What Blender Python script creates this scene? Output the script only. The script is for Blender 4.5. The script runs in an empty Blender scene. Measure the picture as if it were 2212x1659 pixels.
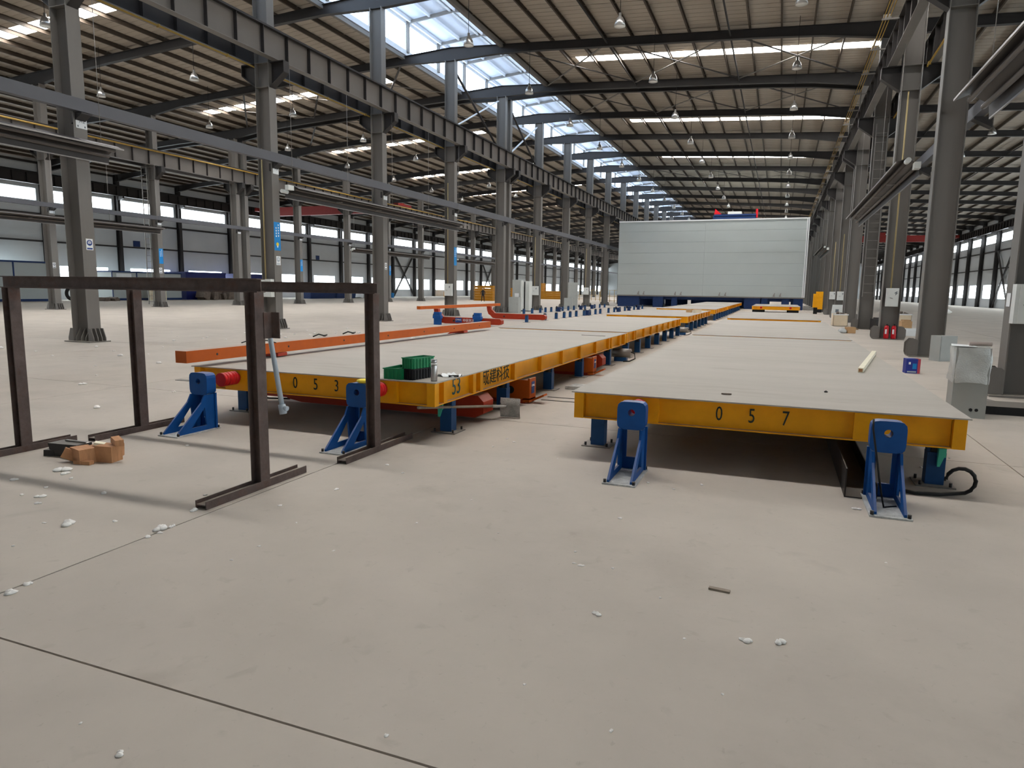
import bpy, math, random
from mathutils import Vector, Matrix
random.seed(7)
S = bpy.context.scene
COL = S.collection

# ------------------------------------------------------------------ camera
F, YAW, PITCH, ROLL, EYE = 1467.97, .3710, .1389, .0148, 1.725
_cy, _sy, _cp, _sp = math.cos(YAW), math.sin(YAW), math.cos(PITCH), math.sin(PITCH)
_fw = Vector((-_sy*_cp, _cy*_cp, -_sp)); _r0 = Vector((_cy, _sy, 0)); _u0 = _r0.cross(_fw)
_r = math.cos(ROLL)*_r0 + math.sin(ROLL)*_u0
_u = -math.sin(ROLL)*_r0 + math.cos(ROLL)*_u0
cam = bpy.data.cameras.new('camera'); camo = bpy.data.objects.new('camera', cam); COL.objects.link(camo)
cam.sensor_width = 36; cam.lens = F/2212*36; cam.clip_end = 600
camo.matrix_world = Matrix(((_r.x, _u.x, -_fw.x, 0), (_r.y, _u.y, -_fw.y, 0), (_r.z, _u.z, -_fw.z, EYE), (0, 0, 0, 1)))
S.camera = camo

# ------------------------------------------------------------------ world, exposure
W = bpy.data.worlds.new('overcast_sky'); S.world = W; W.use_nodes = True
bg = W.node_tree.nodes['Background']; bg.inputs[0].default_value = (.86, .93, 1, 1); bg.inputs[1].default_value = 3.0
S.view_settings.view_transform = 'Standard'; S.view_settings.look = 'None'
S.view_settings.gamma = 1; S.view_settings.use_curve_mapping = False
S.view_settings.exposure = .5
SKYLIGHT_L, MONITOR_L, WINDOW_L = 30.0, 5.5, 9.0        # how bright the daylit panes are

# ------------------------------------------------------------------ materials
def lin(c):
    return tuple(((v/255)/12.92 if v/255 <= .04045 else ((v/255+.055)/1.055)**2.4) for v in c)
def mat(name, rgb, rough=.6, metal=0., var=.12, scale=4., dust=0., dustc=(176, 166, 152), bump=0., stain=0., stainc=(60, 40, 28), stretch=(1, 1, 1), spots=0.):
    m = bpy.data.materials.new(name); m.use_nodes = True; nt = m.node_tree; N = nt.nodes; L = nt.links
    b = N['Principled BSDF']; c = lin(rgb)
    b.inputs['Roughness'].default_value = rough; b.inputs['Metallic'].default_value = metal
    if not metal: b.inputs['Specular IOR Level'].default_value = .28
    tc = N.new('ShaderNodeTexCoord'); mp = N.new('ShaderNodeMapping'); mp.inputs['Scale'].default_value = stretch
    L.new(tc.outputs['Object'], mp.inputs[0])
    nz = N.new('ShaderNodeTexNoise'); nz.inputs['Scale'].default_value = scale; nz.inputs['Detail'].default_value = 6; nz.inputs['Roughness'].default_value = .62
    L.new(mp.outputs[0], nz.inputs['Vector'])
    rp = N.new('ShaderNodeValToRGB'); e = rp.color_ramp.elements
    e[0].position = .3; e[1].position = .7
    e[0].color = tuple(v*(1-var) for v in c)+(1,); e[1].color = tuple(min(1, v*(1+var)) for v in c)+(1,)
    L.new(nz.outputs[0], rp.inputs[0]); out = rp.outputs[0]
    if stain:
        n2 = N.new('ShaderNodeTexNoise'); n2.inputs['Scale'].default_value = scale*.6; n2.inputs['Detail'].default_value = 8; n2.inputs['Roughness'].default_value = .7
        L.new(mp.outputs[0], n2.inputs['Vector'])
        r2 = N.new('ShaderNodeValToRGB'); r2.color_ramp.elements[0].position = .52; r2.color_ramp.elements[1].position = .72
        r2.color_ramp.elements[0].color = (0, 0, 0, 1); r2.color_ramp.elements[1].color = (stain, stain, stain, 1)
        L.new(n2.outputs[0], r2.inputs[0])
        mx = N.new('ShaderNodeMixRGB'); mx.inputs[2].default_value = lin(stainc)+(1,)
        L.new(r2.outputs[0], mx.inputs[0]); L.new(out, mx.inputs[1]); out = mx.outputs[0]
    if spots:
        for sc, lo, hi, k in ((1.1, .63, .74, spots), (7., .62, .75, spots*.7), (30., .66, .74, spots*.8)):
            n4 = N.new('ShaderNodeTexNoise'); n4.inputs['Scale'].default_value = sc; n4.inputs['Detail'].default_value = 5; n4.inputs['Distortion'].default_value = .6
            L.new(mp.outputs[0], n4.inputs['Vector'])
            r4 = N.new('ShaderNodeValToRGB'); r4.color_ramp.elements[0].position = lo; r4.color_ramp.elements[1].position = hi
            r4.color_ramp.elements[0].color = (0, 0, 0, 1); r4.color_ramp.elements[1].color = (k, k, k, 1)
            L.new(n4.outputs[0], r4.inputs[0])
            mx = N.new('ShaderNodeMixRGB'); mx.inputs[2].default_value = lin((96, 84, 72))+(1,)
            L.new(r4.outputs[0], mx.inputs[0]); L.new(out, mx.inputs[1]); out = mx.outputs[0]
    if dust:
        g = N.new('ShaderNodeNewGeometry'); sx = N.new('ShaderNodeSeparateXYZ'); L.new(g.outputs['Normal'], sx.inputs[0])
        mr = N.new('ShaderNodeMapRange'); mr.inputs[1].default_value = .6; mr.inputs[2].default_value = .95; mr.inputs[4].default_value = dust
        L.new(sx.outputs[2], mr.inputs[0])
        mx = N.new('ShaderNodeMixRGB'); mx.inputs[2].default_value = lin(dustc)+(1,)
        L.new(mr.outputs[0], mx.inputs[0]); L.new(out, mx.inputs[1]); out = mx.outputs[0]
    L.new(out, b.inputs['Base Color'])
    if bump:
        bp = N.new('ShaderNodeBump'); bp.inputs['Strength'].default_value = bump; bp.inputs['Distance'].default_value = .02
        n3 = N.new('ShaderNodeTexNoise'); n3.inputs['Scale'].default_value = scale*9; n3.inputs['Detail'].default_value = 4
        L.new(mp.outputs[0], n3.inputs['Vector']); L.new(n3.outputs[0], bp.inputs['Height']); L.new(bp.outputs[0], b.inputs['Normal'])
    return m
def emit(name, rgb, k):
    m = bpy.data.materials.new(name); m.use_nodes = True; b = m.node_tree.nodes['Principled BSDF']
    b.inputs['Base Color'].default_value = (.8, .8, .8, 1); b.inputs['Emission Color'].default_value = lin(rgb)+(1,); b.inputs['Emission Strength'].default_value = k
    b.inputs['Roughness'].default_value = .3
    return m

M = {}
M['conc'] = mat('dusty_concrete', (182, 173, 162), .93, var=.09, scale=.55, bump=.06, stain=.22, stainc=(126, 116, 106), spots=.17)
M['joint'] = mat('joint_filler', (70, 64, 58), .95, var=.1)
M['deck'] = mat('dusty_steel_deck', (173, 167, 158), .9, var=.05, scale=1.1, stain=.3, stainc=(150, 142, 132), stretch=(.35, 1.6, 1), spots=.15)
M['yellow'] = mat('pallet_yellow', (238, 164, 8), .5, var=.09, scale=3, dust=.75, stain=.18, stainc=(150, 96, 20))
M['blue'] = mat('support_blue', (14, 78, 146), .5, var=.12, scale=6, dust=.35)
M['bluedark'] = mat('post_blue', (28, 72, 118), .5, var=.15, scale=6, dust=.5)
M['red'] = mat('rubber_red', (206, 26, 30), .45, var=.08, dust=.25)
M['orange'] = mat('machine_orange', (186, 86, 14), .6, var=.08, scale=5, dust=.8, stain=.12, stainc=(90, 60, 45))
M['redorange'] = mat('machine_red', (162, 50, 24), .5, var=.1, scale=5, dust=.6)
M['steel'] = mat('grey_painted_steel', (112, 108, 103), .55, var=.08, scale=1.2, dust=.5, stretch=(1, 1, .2))
M['steeld'] = mat('dark_painted_steel', (50, 47, 46), .55, var=.1, scale=1.2, dust=.3)
M['tie'] = mat('tie_beam_grey', (86, 86, 90), .55, var=.06, scale=1)
M['endwall'] = mat('far_end_wall', (138, 140, 140), .7, var=.05)
M['steelw'] = mat('pale_beam_web', (102, 97, 92), .55, var=.06, scale=.8)
M['purlin'] = mat('brown_grey_purlin', (72, 62, 52), .6, var=.08)
M['roof'] = mat('beige_roof_sheet', (164, 155, 143), .7, var=.05, scale=.5)
M['roofblue'] = mat('white_monitor_sheet', (206, 214, 226), .6, var=.04, scale=.6)
M['curb'] = mat('white_curb_trim', (196, 198, 200), .5, var=.05)
M['wall'] = mat('pale_wall_panel', (200, 203, 205), .6, var=.04, scale=.4)
M['frame'] = mat('white_window_frame', (210, 212, 214), .5, var=.03)
M['bluef'] = mat('blue_rail_paint', (64, 64, 140), .5, var=.05)
M['conduit'] = mat('pale_conduit', (164, 146, 104), .6, var=.1)
M['pink'] = mat('pinkish_mesh', (160, 146, 138), .8, var=.15)
M['yel2'] = mat('conductor_yellow', (156, 126, 60), .5, var=.1)
M['rust'] = mat('rusty_steel', (92, 78, 73), .75, metal=.15, var=.28, scale=9, stain=.5, stainc=(98, 56, 34), dust=.45, bump=.15)
M['alu'] = mat('spun_aluminium', (172, 170, 167), .28, metal=.85, var=.04)
M['lens'] = mat('lamp_glass', (235, 235, 230), .2, var=.02)
M['black'] = mat('black_paint', (22, 22, 24), .6, var=.1)
M['rubber'] = mat('black_rubber', (34, 33, 33), .75, var=.15, dust=.3)
M['dark'] = mat('dark_brown_reflector', (44, 38, 35), .5, metal=.1, var=.12)
M['htube'] = mat('heater_tube', (84, 76, 70), .5, metal=.2, var=.12)
M['tube'] = mat('bare_tube_steel', (142, 137, 132), .4, metal=.6, var=.1)
M['cab'] = mat('grey_cabinet_paint', (206, 208, 204), .5, var=.03, dust=.3)
M['cab2'] = mat('grey_cabinet_front', (164, 167, 163), .5, var=.04, dust=.3)
M['white'] = mat('white_board', (226, 228, 228), .55, var=.03)
M['chamber'] = mat('white_sandwich_panel', (168, 174, 172), .5, var=.02, scale=.5)
M['navy'] = mat('navy_paint', (24, 48, 92), .5, var=.1)
M['contblue'] = mat('container_blue', (28, 36, 96), .5, var=.06)
M['signblue'] = mat('sign_blue', (22, 128, 196), .5, var=.05)
M['signnavy'] = mat('sign_navy', (40, 66, 128), .5, var=.05)
M['paint'] = mat('stencil_black', (44, 52, 46), .7, var=.2)
M['painttxt'] = mat('stencil_teal', (52, 92, 100), .7, var=.2)
M['lettering'] = mat('white_lettering', (232, 232, 232), .6, var=.02)
M['greytxt'] = mat('grey_lettering', (108, 112, 118), .6, var=.05)
M['green'] = mat('green_plastic', (28, 128, 82), .4, var=.08, scale=8)
M['teal'] = mat('teal_clamp', (70, 180, 150), .5, var=.08)
M['foam'] = mat('white_foam', (232, 229, 224), .9, var=.03, scale=14)
M['wood'] = mat('cut_timber', (180, 132, 94), .75, var=.18, scale=6, stretch=(1, 6, 1))
M['pale'] = mat('pale_batten', (226, 220, 196), .6, var=.05)
M['cream'] = mat('cream_board', (214, 198, 172), .7, var=.05)
M['carton'] = mat('brown_carton', (184, 148, 108), .8, var=.08)
M['cement'] = mat('cement_crust', (186, 187, 184), .9, var=.3, scale=11, bump=.6)
M['handle'] = mat('weathered_wood', (142, 130, 116), .8, var=.2, scale=12)
M['extred'] = mat('extinguisher_red', (188, 22, 34), .35, var=.05)
M['pvc'] = mat('grey_blue_pipe', (168, 178, 186), .45, var=.08)
M['film'] = mat('plastic_film', (196, 200, 198), .18, var=.1, scale=7, bump=.35)
M['sponge'] = mat('yellow_sponge', (232, 206, 70), .8, var=.08)
M['formyel'] = mat('formwork_yellow', (188, 132, 32), .6, var=.12)
M['skin'] = mat('skin', (188, 146, 122), .6, var=.05)
M['cloth'] = mat('dark_clothing', (34, 35, 40), .85, var=.15)
M['hair'] = mat('black_hair', (20, 18, 17), .7, var=.1)
M['boxblue'] = mat('printed_box_blue', (42, 56, 140), .5, var=.06)
M['boxred'] = mat('printed_box_red', (176, 70, 84), .5, var=.06)
M['brown'] = mat('dirty_stack', (112, 100, 90), .85, var=.3, scale=5)
M['cranered'] = mat('crane_red', (126, 34, 28), .5, var=.08)
M['sky_pane'] = emit('daylit_roof_panel', (252, 250, 247), SKYLIGHT_L)
M['mon_pane'] = emit('daylit_monitor_glass', (205, 228, 255), MONITOR_L)
M['win_pane'] = emit('daylit_window_glass', (236, 248, 255), WINDOW_L)

# ------------------------------------------------------------------ mesh helpers
class MB:
    def __init__(s): s.v = []; s.f = []; s.sm = []
    def _add(s, vs, fs, sm=False):
        o = len(s.v); s.v += [tuple(v) for v in vs]
        for f in fs: s.f.append(tuple(i+o for i in f)); s.sm.append(sm)
        return s
    def box(s, x0, x1, y0, y1, z0, z1):
        return s._add([(x0, y0, z0), (x1, y0, z0), (x1, y1, z0), (x0, y1, z0), (x0, y0, z1), (x1, y0, z1), (x1, y1, z1), (x0, y1, z1)],
                      [(3, 2, 1, 0), (4, 5, 6, 7), (0, 1, 5, 4), (1, 2, 6, 5), (2, 3, 7, 6), (3, 0, 4, 7)])
    def hexa(s, p):
        return s._add(p, [(3, 2, 1, 0), (4, 5, 6, 7), (0, 1, 5, 4), (1, 2, 6, 5), (2, 3, 7, 6), (3, 0, 4, 7)])
    def cbox(s, c, d, R=None):
        h = [x/2 for x in d]; R = R or Matrix.Identity(3); c = Vector(c)
        return s.hexa([c+R@Vector((a*h[0], b*h[1], e*h[2])) for e in (-1, 1) for a, b in ((-1, -1), (1, -1), (1, 1), (-1, 1))])
    def bar(s, p0, p1, w, h, up=(0, 0, 1)):
        p0, p1 = Vector(p0), Vector(p1); d = (p1-p0).normalized(); up = Vector(up)
        if abs(d.dot(up)) > .98: up = Vector((0, 1, 0))
        a = d.cross(up).normalized(); b = a.cross(d)
        q = [-a*w/2-b*h/2, a*w/2-b*h/2, a*w/2+b*h/2, -a*w/2+b*h/2]
        return s._add([p0+k for k in q]+[p1+k for k in q], [(0, 1, 2, 3), (7, 6, 5, 4), (0, 4, 5, 1), (1, 5, 6, 2), (2, 6, 7, 3), (3, 7, 4, 0)])
    def cyl(s, p0, p1, r, n=12, r2=None, caps=True):
        p0, p1 = Vector(p0), Vector(p1); r2 = r if r2 is None else r2; d = (p1-p0).normalized()
        up = Vector((0, 0, 1)) if abs(d.z) < .95 else Vector((0, 1, 0)); a = d.cross(up).normalized(); b = a.cross(d)
        vs = []
        for p, rr in ((p0, r), (p1, r2)):
            for i in range(n):
                t = 2*math.pi*i/n; vs.append(p+(a*math.cos(t)+b*math.sin(t))*rr)
        s._add(vs, [(i, (i+1) % n, n+(i+1) % n, n+i) for i in range(n)], True)
        if caps:
            o = len(s.v)-2*n; s.f.append(tuple(o+i for i in range(n))[::-1]); s.f.append(tuple(o+n+i for i in range(n))); s.sm += [False, False]
        return s
    def tube(s, pts, r, n=8):
        pts = [Vector(p) for p in pts]; rings = []
        for i, p in enumerate(pts):
            d = (pts[min(i+1, len(pts)-1)]-pts[max(i-1, 0)]).normalized()
            up = Vector((0, 0, 1)) if abs(d.z) < .9 else Vector((0, 1, 0)); a = d.cross(up).normalized(); b = a.cross(d)
            rings.append([p+(a*math.cos(2*math.pi*k/n)+b*math.sin(2*math.pi*k/n))*r for k in range(n)])
        vs = [v for g in rings for v in g]; fs = []
        for i in range(len(pts)-1):
            for k in range(n): fs.append((i*n+k, i*n+(k+1) % n, (i+1)*n+(k+1) % n, (i+1)*n+k))
        s._add(vs, fs, True); o = len(s.v)-len(vs)
        s.f.append(tuple(o+k for k in range(n))[::-1]); s.f.append(tuple(o+len(vs)-n+k for k in range(n))); s.sm += [False, False]
        return s
    def prism(s, pts, ax, a, b):
        n = len(pts)
        def P(u, v, w): return {0: (w, u, v), 1: (u, w, v), 2: (u, v, w)}[ax]
        vs = [P(u, v, a) for u, v in pts]+[P(u, v, b) for u, v in pts]
        return s._add(vs, [tuple(range(n))[::-1], tuple(range(n, 2*n))]+[(i, (i+1) % n, n+(i+1) % n, n+i) for i in range(n)])
    def ringplate(s, outer, inner, ax, a, b):
        n = len(outer)
        def P(u, v, w): return {0: (w, u, v), 1: (u, w, v), 2: (u, v, w)}[ax]
        vs = [P(*q, a) for q in outer]+[P(*q, a) for q in inner]+[P(*q, b) for q in outer]+[P(*q, b) for q in inner]
        fs = []
        for i in range(n):
            j = (i+1) % n
            fs += [(i, j, n+j, n+i), (2*n+j, 2*n+i, 3*n+i, 3*n+j), (j, i, 2*n+i, 2*n+j), (n+i, n+j, 3*n+j, 3*n+i)]
        return s._add(vs, fs)
    def lathe(s, prof, n=16, c=(0, 0, 0)):
        vs = [(c[0]+r*math.cos(2*math.pi*k/n), c[1]+r*math.sin(2*math.pi*k/n), c[2]+z) for r, z in prof for k in range(n)]; fs = []
        for i in range(len(prof)-1):
            for k in range(n): fs.append((i*n+k, i*n+(k+1) % n, (i+1)*n+(k+1) % n, (i+1)*n+k))
        s._add(vs, fs, True); o = len(s.v)-len(vs)
        for q, rev in ((0, True), (len(prof)-1, False)):
            if prof[q][0] > 1e-4:
                t = tuple(o+q*n+k for k in range(n)); s.f.append(t[::-1] if rev else t); s.sm.append(False)
        return s
    def mesh(s, name, m=None):
        me = bpy.data.meshes.new(name); me.from_pydata(s.v, [], s.f)
        me.polygons.foreach_set('use_smooth', s.sm); me.update()
        import bmesh as _b
        bm = _b.new(); bm.from_mesh(me); _b.ops.recalc_face_normals(bm, faces=bm.faces); bm.to_mesh(me); bm.free()
        if m: me.materials.append(M[m] if isinstance(m, str) else m)
        return me
def ob(name, me, m=None, parent=None, loc=(0, 0, 0), rotz=0., label=None, kind=None):
    if isinstance(me, MB): me = me.mesh(name, m)
    o = bpy.data.objects.new(name, me); COL.objects.link(o); o.location = loc; o.rotation_euler = (0, 0, rotz)
    if parent: o.parent = parent
    if label: o['label'] = label
    if kind: o['kind'] = kind
    return o
def tag(o, label, cat, group=None):
    o['label'] = label; o['category'] = cat
    if group: o['group'] = group
    return o
def thing(name, label, cat, loc=(0, 0, 0), rotz=0., group=None):
    o = bpy.data.objects.new(name, None); COL.objects.link(o); o.empty_display_size = .2
    o.location = loc; o.rotation_euler = (0, 0, rotz)
    return tag(o, label, cat, group)
def struct(name, loc=(0, 0, 0)):
    o = bpy.data.objects.new(name, None); COL.objects.link(o); o.empty_display_size = .2; o.location = loc; o['kind'] = 'structure'
    return o
def dup(root, loc, label=None, group=None, rotz=None):
    r = root.copy(); COL.objects.link(r); r.location = loc
    if rotz is not None: r.rotation_euler = (0, 0, rotz)
    if label: r['label'] = label
    if group: r['group'] = group
    for ch in KIDS.get(root.name, list(root.children)):
        c = ch.copy(); COL.objects.link(c); c.parent = r
        for g in KIDS.get(ch.name, list(ch.children)):
            d = g.copy(); COL.objects.link(d); d.parent = c
    return r
KIDS = {}
def remember(root):
    KIDS[root.name] = list(root.children)
    for c in root.children: KIDS[c.name] = list(c.children)
def text(name, s, size, m, parent, loc, rot=(math.pi/2, 0, 0), sx=1., ext=.0015, align='CENTER', space=1.):
    cu = bpy.data.curves.new(name, 'FONT'); cu.body = s; cu.size = size; cu.align_x = align; cu.align_y = 'CENTER'; cu.extrude = ext; cu.resolution_u = 3
    cu.space_character = space
    t = bpy.data.objects.new(name, cu); COL.objects.link(t)
    bpy.context.view_layer.update()
    me = bpy.data.meshes.new_from_object(t.evaluated_get(bpy.context.evaluated_depsgraph_get()))
    COL.objects.unlink(t); bpy.data.objects.remove(t)
    me.materials.clear(); me.materials.append(M[m])
    o = bpy.data.objects.new(name, me); COL.objects.link(o); o.rotation_euler = rot; o.location = loc; o.scale = (sx, 1, 1)
    if parent: o.parent = parent
    return o
ORD = 'first second third fourth fifth sixth seventh eighth ninth tenth eleventh twelfth thirteenth fourteenth fifteenth sixteenth seventeenth eighteenth nineteenth twentieth'.split()
ORD += ['twenty-'+w for w in ORD[:9]]+['thirtieth']+['thirty-'+w for w in ORD[:9]]+['fortieth']+['forty-'+w for w in ORD[:9]]

# ------------------------------------------------------------------ grid of the hall
XA, XB, XC, XL, XR = -19.0, -43.2, 4.01, -67.0, 29.0
Y0, SP = 14.15, 8.0
def yk(k): return Y0+SP*k
K0, K1 = -4, 33
YB, YF = yk(K0), yk(K1)
def zr(x): return 16.0-.055*abs(x-XA)
OPL, OPR = -22.1, -15.9                      # roof monitor opening
# ------------------------------------------------------------------ floor
fl = struct('floor')
ob('floor_base', MB().box(XL, XR, YB, YF, -.3, -.03), 'joint', fl)
SX, SYP = 6.25, 6.2
xs = [XL]+[2.3+SX*i for i in range(-11, 5) if XL+.5 < 2.3+SX*i < XR-.5]+[XR]
ys = [YB]+[2.0+SYP*j for j in range(-4, 9)]
SL = {}
for i in range(len(xs)-1):
    for j in range(len(ys)-1):
        w, d = xs[i+1]-xs[i]-.012, ys[j+1]-ys[j]-.012
        key = (round(w, 3), round(d, 3))
        if key not in SL: SL[key] = MB().box(0, w, 0, d, -.03, 0).mesh('floor_slab', 'conc')
        ob('floor_slab', SL[key], None, fl, (xs[i]+.006, ys[j]+.006, 0))
fs = MB()
for j in range(9, 47):
    y0 = 2.0+SYP*(j-1)
    for i in range(len(xs)-1):
        if y0+SYP < YF+SYP: fs.box(xs[i]+.006, xs[i+1]-.006, y0+.006, min(y0+SYP, YF)-.006, -.03, 0)
ob('slab_field', fs, 'conc', fl, kind='stuff')

# ------------------------------------------------------------------ roof: sheets, skylights, purlins, rafters
ce = struct('ceiling')
ZONES = [(OPR, -12.4), (-12.4, 4.05), (4.05, 16.5), (16.5, XR)]
SHEET = {}
def sheet(x0, x1, ylen):
    key = (x0, x1, round(ylen, 2))
    if key not in SHEET:
        m = MB(); a, b = zr(x0), zr(x1); n = max(1, int(abs(x1-x0)//4.2))
        m.hexa([(x0, 0, a), (x1, 0, b), (x1, ylen-.004, b), (x0, ylen-.004, a), (x0, 0, a+.1), (x1, 0, b+.1), (x1, ylen-.004, b+.1), (x0, ylen-.004, a+.1)])
        m.hexa([(x0, 0, a-.018), (x1, 0, b-.018), (x1, .05, b-.018), (x0, .05, a-.018), (x0, 0, a), (x1, 0, b), (x1, .05, b), (x0, .05, a)])
        for q in range(1, 8):
            yy = ylen*q/8
            m.hexa([(x0, yy, a-.012), (x1, yy, b-.012), (x1, yy+.03, b-.012), (x0, yy+.03, a-.012), (x0, yy, a), (x1, yy, b), (x1, yy+.03, b), (x0, yy+.03, a)])
        SHEET[key] = m.mesh('roof_sheet', 'roof')
    return SHEET[key]
def mir(z): return (2*XA-z[1], 2*XA-z[0])
for k in range(K0, K1):
    for side in (1, -1):
        for q, z in enumerate(ZONES):
            zz = z if side == 1 else mir(z)
            if q == 1 and k % 2 == 1 and k > -2:
                for a, l in ((0, 3.5), (4.4, 3.6)): ob('roof_sheet', sheet(zz[0], zz[1], l), None, ce, (0, yk(k)+a, 0))
                a, b = zr(zz[0]), zr(zz[1])
                ob('skylight_panel', MB().hexa([(zz[0], 0, a), (zz[1], 0, b), (zz[1], .9, b), (zz[0], .9, a), (zz[0], 0, a+.03), (zz[1], 0, b+.03), (zz[1], .9, b+.03), (zz[0], .9, a+.03)]), 'sky_pane', ce, (0, yk(k)+3.5, 0))
            else:
                for a in (0, 4): ob('roof_sheet', sheet(zz[0], zz[1], 4), None, ce, (0, yk(k)+a, 0))
pm = MB(); L_ = YF-YB
pm.box(-.04, -.03, 0, L_, -.23, 0).box(-.04, .04, 0, L_, -.23, -.215).box(-.04, .04, 0, L_, -.012, 0).box(.03, .04, 0, L_, -.23, -.2)
pme = pm.mesh('purlin', 'purlin')
px_ = []
x = OPR+.12
while x < XR-.3: px_.append(x); x += 1.5
for x in px_:
    for xx in (x, 2*XA-x): ob('purlin', pme, None, ce, (xx, YB, zr(xx)-.001))
def rafter_mesh(x0, x1):
    m = MB(); n = 8; t = .012
    def dep(x):
        d = min(abs(x-c) for c in (XA, XB, XC, XL, XR)); return .44+.32*max(0, 1-d/3.6)
    for i in range(n):
        a, b = x0+(x1-x0)*i/n, x0+(x1-x0)*(i+1)/n
        za, zb = zr(a)-.24, zr(b)-.24; da, db = dep(a), dep(b)
        m.hexa([(a, -t, za-da), (b, -t, zb-db), (b, t, zb-db), (a, t, za-da), (a, -t, za), (b, -t, zb), (b, t, zb), (a, t, za)])
        for o0, o1, fa, fb in ((0, -.02, 0, 0), (0, .02, -1, -1)):
            A, B = za+fa*da, zb+fb*db
            m.hexa([(a, -.13, A+min(o0, o1)), (b, -.13, B+min(o0, o1)), (b, .13, B+min(o0, o1)), (a, .13, A+min(o0, o1)), (a, -.13, A+max(o0, o1)), (b, -.13, B+max(o0, o1)), (b, .13, B+max(o0, o1)), (a, .13, A+max(o0, o1))])
    return m.mesh('rafter', 'steeld')
RM = [rafter_mesh(*s) for s in ((XA, XC), (XC, XR), (XB, XA), (XL, XB))]
for k in range(K0, K1+1):
    for r in RM: ob('rafter', r, None, ce, (0, yk(k), 0))
    if k == 4:
        for r in RM: ob('rafter', r, None, ce, (0, yk(k)+1.0, 0))
# crossed bracing rods under the sheets
def brace_mesh(x0, x1):
    a, b = zr(x0)-.36, zr(x1)-.36
    return [MB().bar((x0, .2, a), (x1, SP-.2, b), .12, .03).mesh('roof_brace', 'steeld'), MB().bar((x0, SP-.2, a-.03), (x1, .2, b-.03), .12, .03).mesh('roof_brace', 'steel')]
for k in (3, 4, 8, 12):
    for x0, x1 in ((-15.6, -9.6), (-9.6, -3.2), (-3.2, 3.2), (-22.4, -28.4), (-28.4, -34.8), (-34.8, -41.4)):
        for b in brace_mesh(x0, x1): ob('roof_brace', b, None, ce, (0, yk(k), 0))
# transverse tie struts along the eave of each bay
for xx in (-9.6, -3.2, 9.5, 17.):
    ob('roof_strut', MB().cyl((xx, YB, zr(xx)-.5), (xx, YF, zr(xx)-.5), .045, 6), 'steeld', ce)

# ------------------------------------------------------------------ roof monitor on the ridge
mo = struct('roof_monitor'); mo['kind'] = 'structure'
zc = zr(OPR)
for xx, sg in ((OPR, 1), (OPL, -1)):
    ob('curb', MB().box(xx-.05, xx+.05, YB, YF, zc-.16, zc+.14), 'curb', mo)
    ob('curb_beam', MB().box(xx-.1+sg*.12, xx+.1+sg*.12, YB, YF, zc-.4, zc-.18), 'steel', mo)
    ob('head_rail', MB().box(xx-.06, xx+.06, YB, YF, zc+1.62, zc+1.76), 'curb', mo)
MT = zc+1.78
for sg in (1, -1):
    xe = XA+sg*4.0
    ob('monitor_roof', MB().hexa([(XA, YB, MT+.42), (xe, YB, MT), (xe, YF, MT), (XA, YF, MT+.42), (XA, YB, MT+.5), (xe, YB, MT+.08), (xe, YF, MT+.08), (XA, YF, MT+.5)]), 'roofblue', mo)
    for d in (.15, 1.5, 2.8): ob('monitor_purlin', MB().box(-.05, .05, YB, YF, -.2, 0), 'curb', mo, (XA+sg*d, 0, MT+.42-.105*d))
pane = MB().box(-.01, .01, .06, 1.94, 0, 1.44).mesh('monitor_pane', 'mon_pane')
mull = MB().box(-.035, .035, -.035, .035, 0, 1.5).mesh('mullion', 'curb')
post = MB().box(-.08, .08, -.08, .08, 0, 1.75).mesh('monitor_post', 'steel')
rib = MB()
for sg in (1, -1):
    rib.hexa([(0, -.06, .17), (sg*3.1, -.06, -.15), (sg*3.1, .06, -.15), (0, .06, .17), (0, -.06, .35), (sg*3.1, -.06, .03), (sg*3.1, .06, .03), (0, .06, .35)])
ribm = rib.mesh('monitor_frame', 'steel')
y = yk(-1)
n = 0
while y < YF-.1:
    for xx in (OPR, OPL):
        ob('monitor_pane', pane, None, mo, (xx, y, zc+.16))
        ob('mullion', mull, None, mo, (xx, y, zc+.14))
        if n % 2 == 0: ob('monitor_post', post, None, mo, (xx-(.1 if xx == OPR else -.1), y+.15, zc))
    if n % 2 == 0: ob('monitor_frame', ribm, None, mo, (XA, y+.15, MT))
    y += 2; n += 1

# ------------------------------------------------------------------ side walls
WTOP = zr(XL)
def hbeam(h, b, tf, tw, L, ax='z'):
    """H section standing along z; web in the XZ plane, depth h along X, flange width b along Y"""
    m = MB(); m.box(-h/2+tf, h/2-tf, -tw/2, tw/2, 0, L).box(-h/2, -h/2+tf, -b/2, b/2, 0, L).box(h/2-tf, h/2, -b/2, b/2, 0, L); return m
wl_post = hbeam(.5, .34, .02, .016, WTOP-.4).mesh('wall_post', 'steeld')
WW = (1.35, 6.65)        # window span in a bay
NEARW = {}
wn = [0]
def window(wx, sg, y0, y1, z0, z1, cols, rows):
    wn[0] += 1
    t = struct('window_%d' % wn[0], (wx, y0, z0)); w, h = y1-y0, z1-z0; key = (round(w, 2), round(h, 2), cols, rows, sg)
    if key not in NEARW:
        m = MB(); f = .07
        m.box(-.05, .05, 0, w, 0, f).box(-.05, .05, 0, w, h-f, h).box(-.05, .05, 0, f, 0, h).box(-.05, .05, w-f, w, 0, h)
        for i in range(1, cols): m.box(-.04, .04, w*i/cols-.03, w*i/cols+.03, f, h-f)
        for j in range(1, rows): m.box(-.04, .04, f, w-f, h*(j/rows if rows > 2 else .66)-.03, h*(j/rows if rows > 2 else .66)+.03)
        NEARW[key] = (m.mesh('window_frame', 'frame'), MB().box(-.01, .01, .05, w-.05, .05, h-.05).mesh('pane', 'win_pane'))
    ob('window_frame', NEARW[key][0], None, t); ob('pane', NEARW[key][1], None, t, (-sg*.05, 0, 0))
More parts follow.
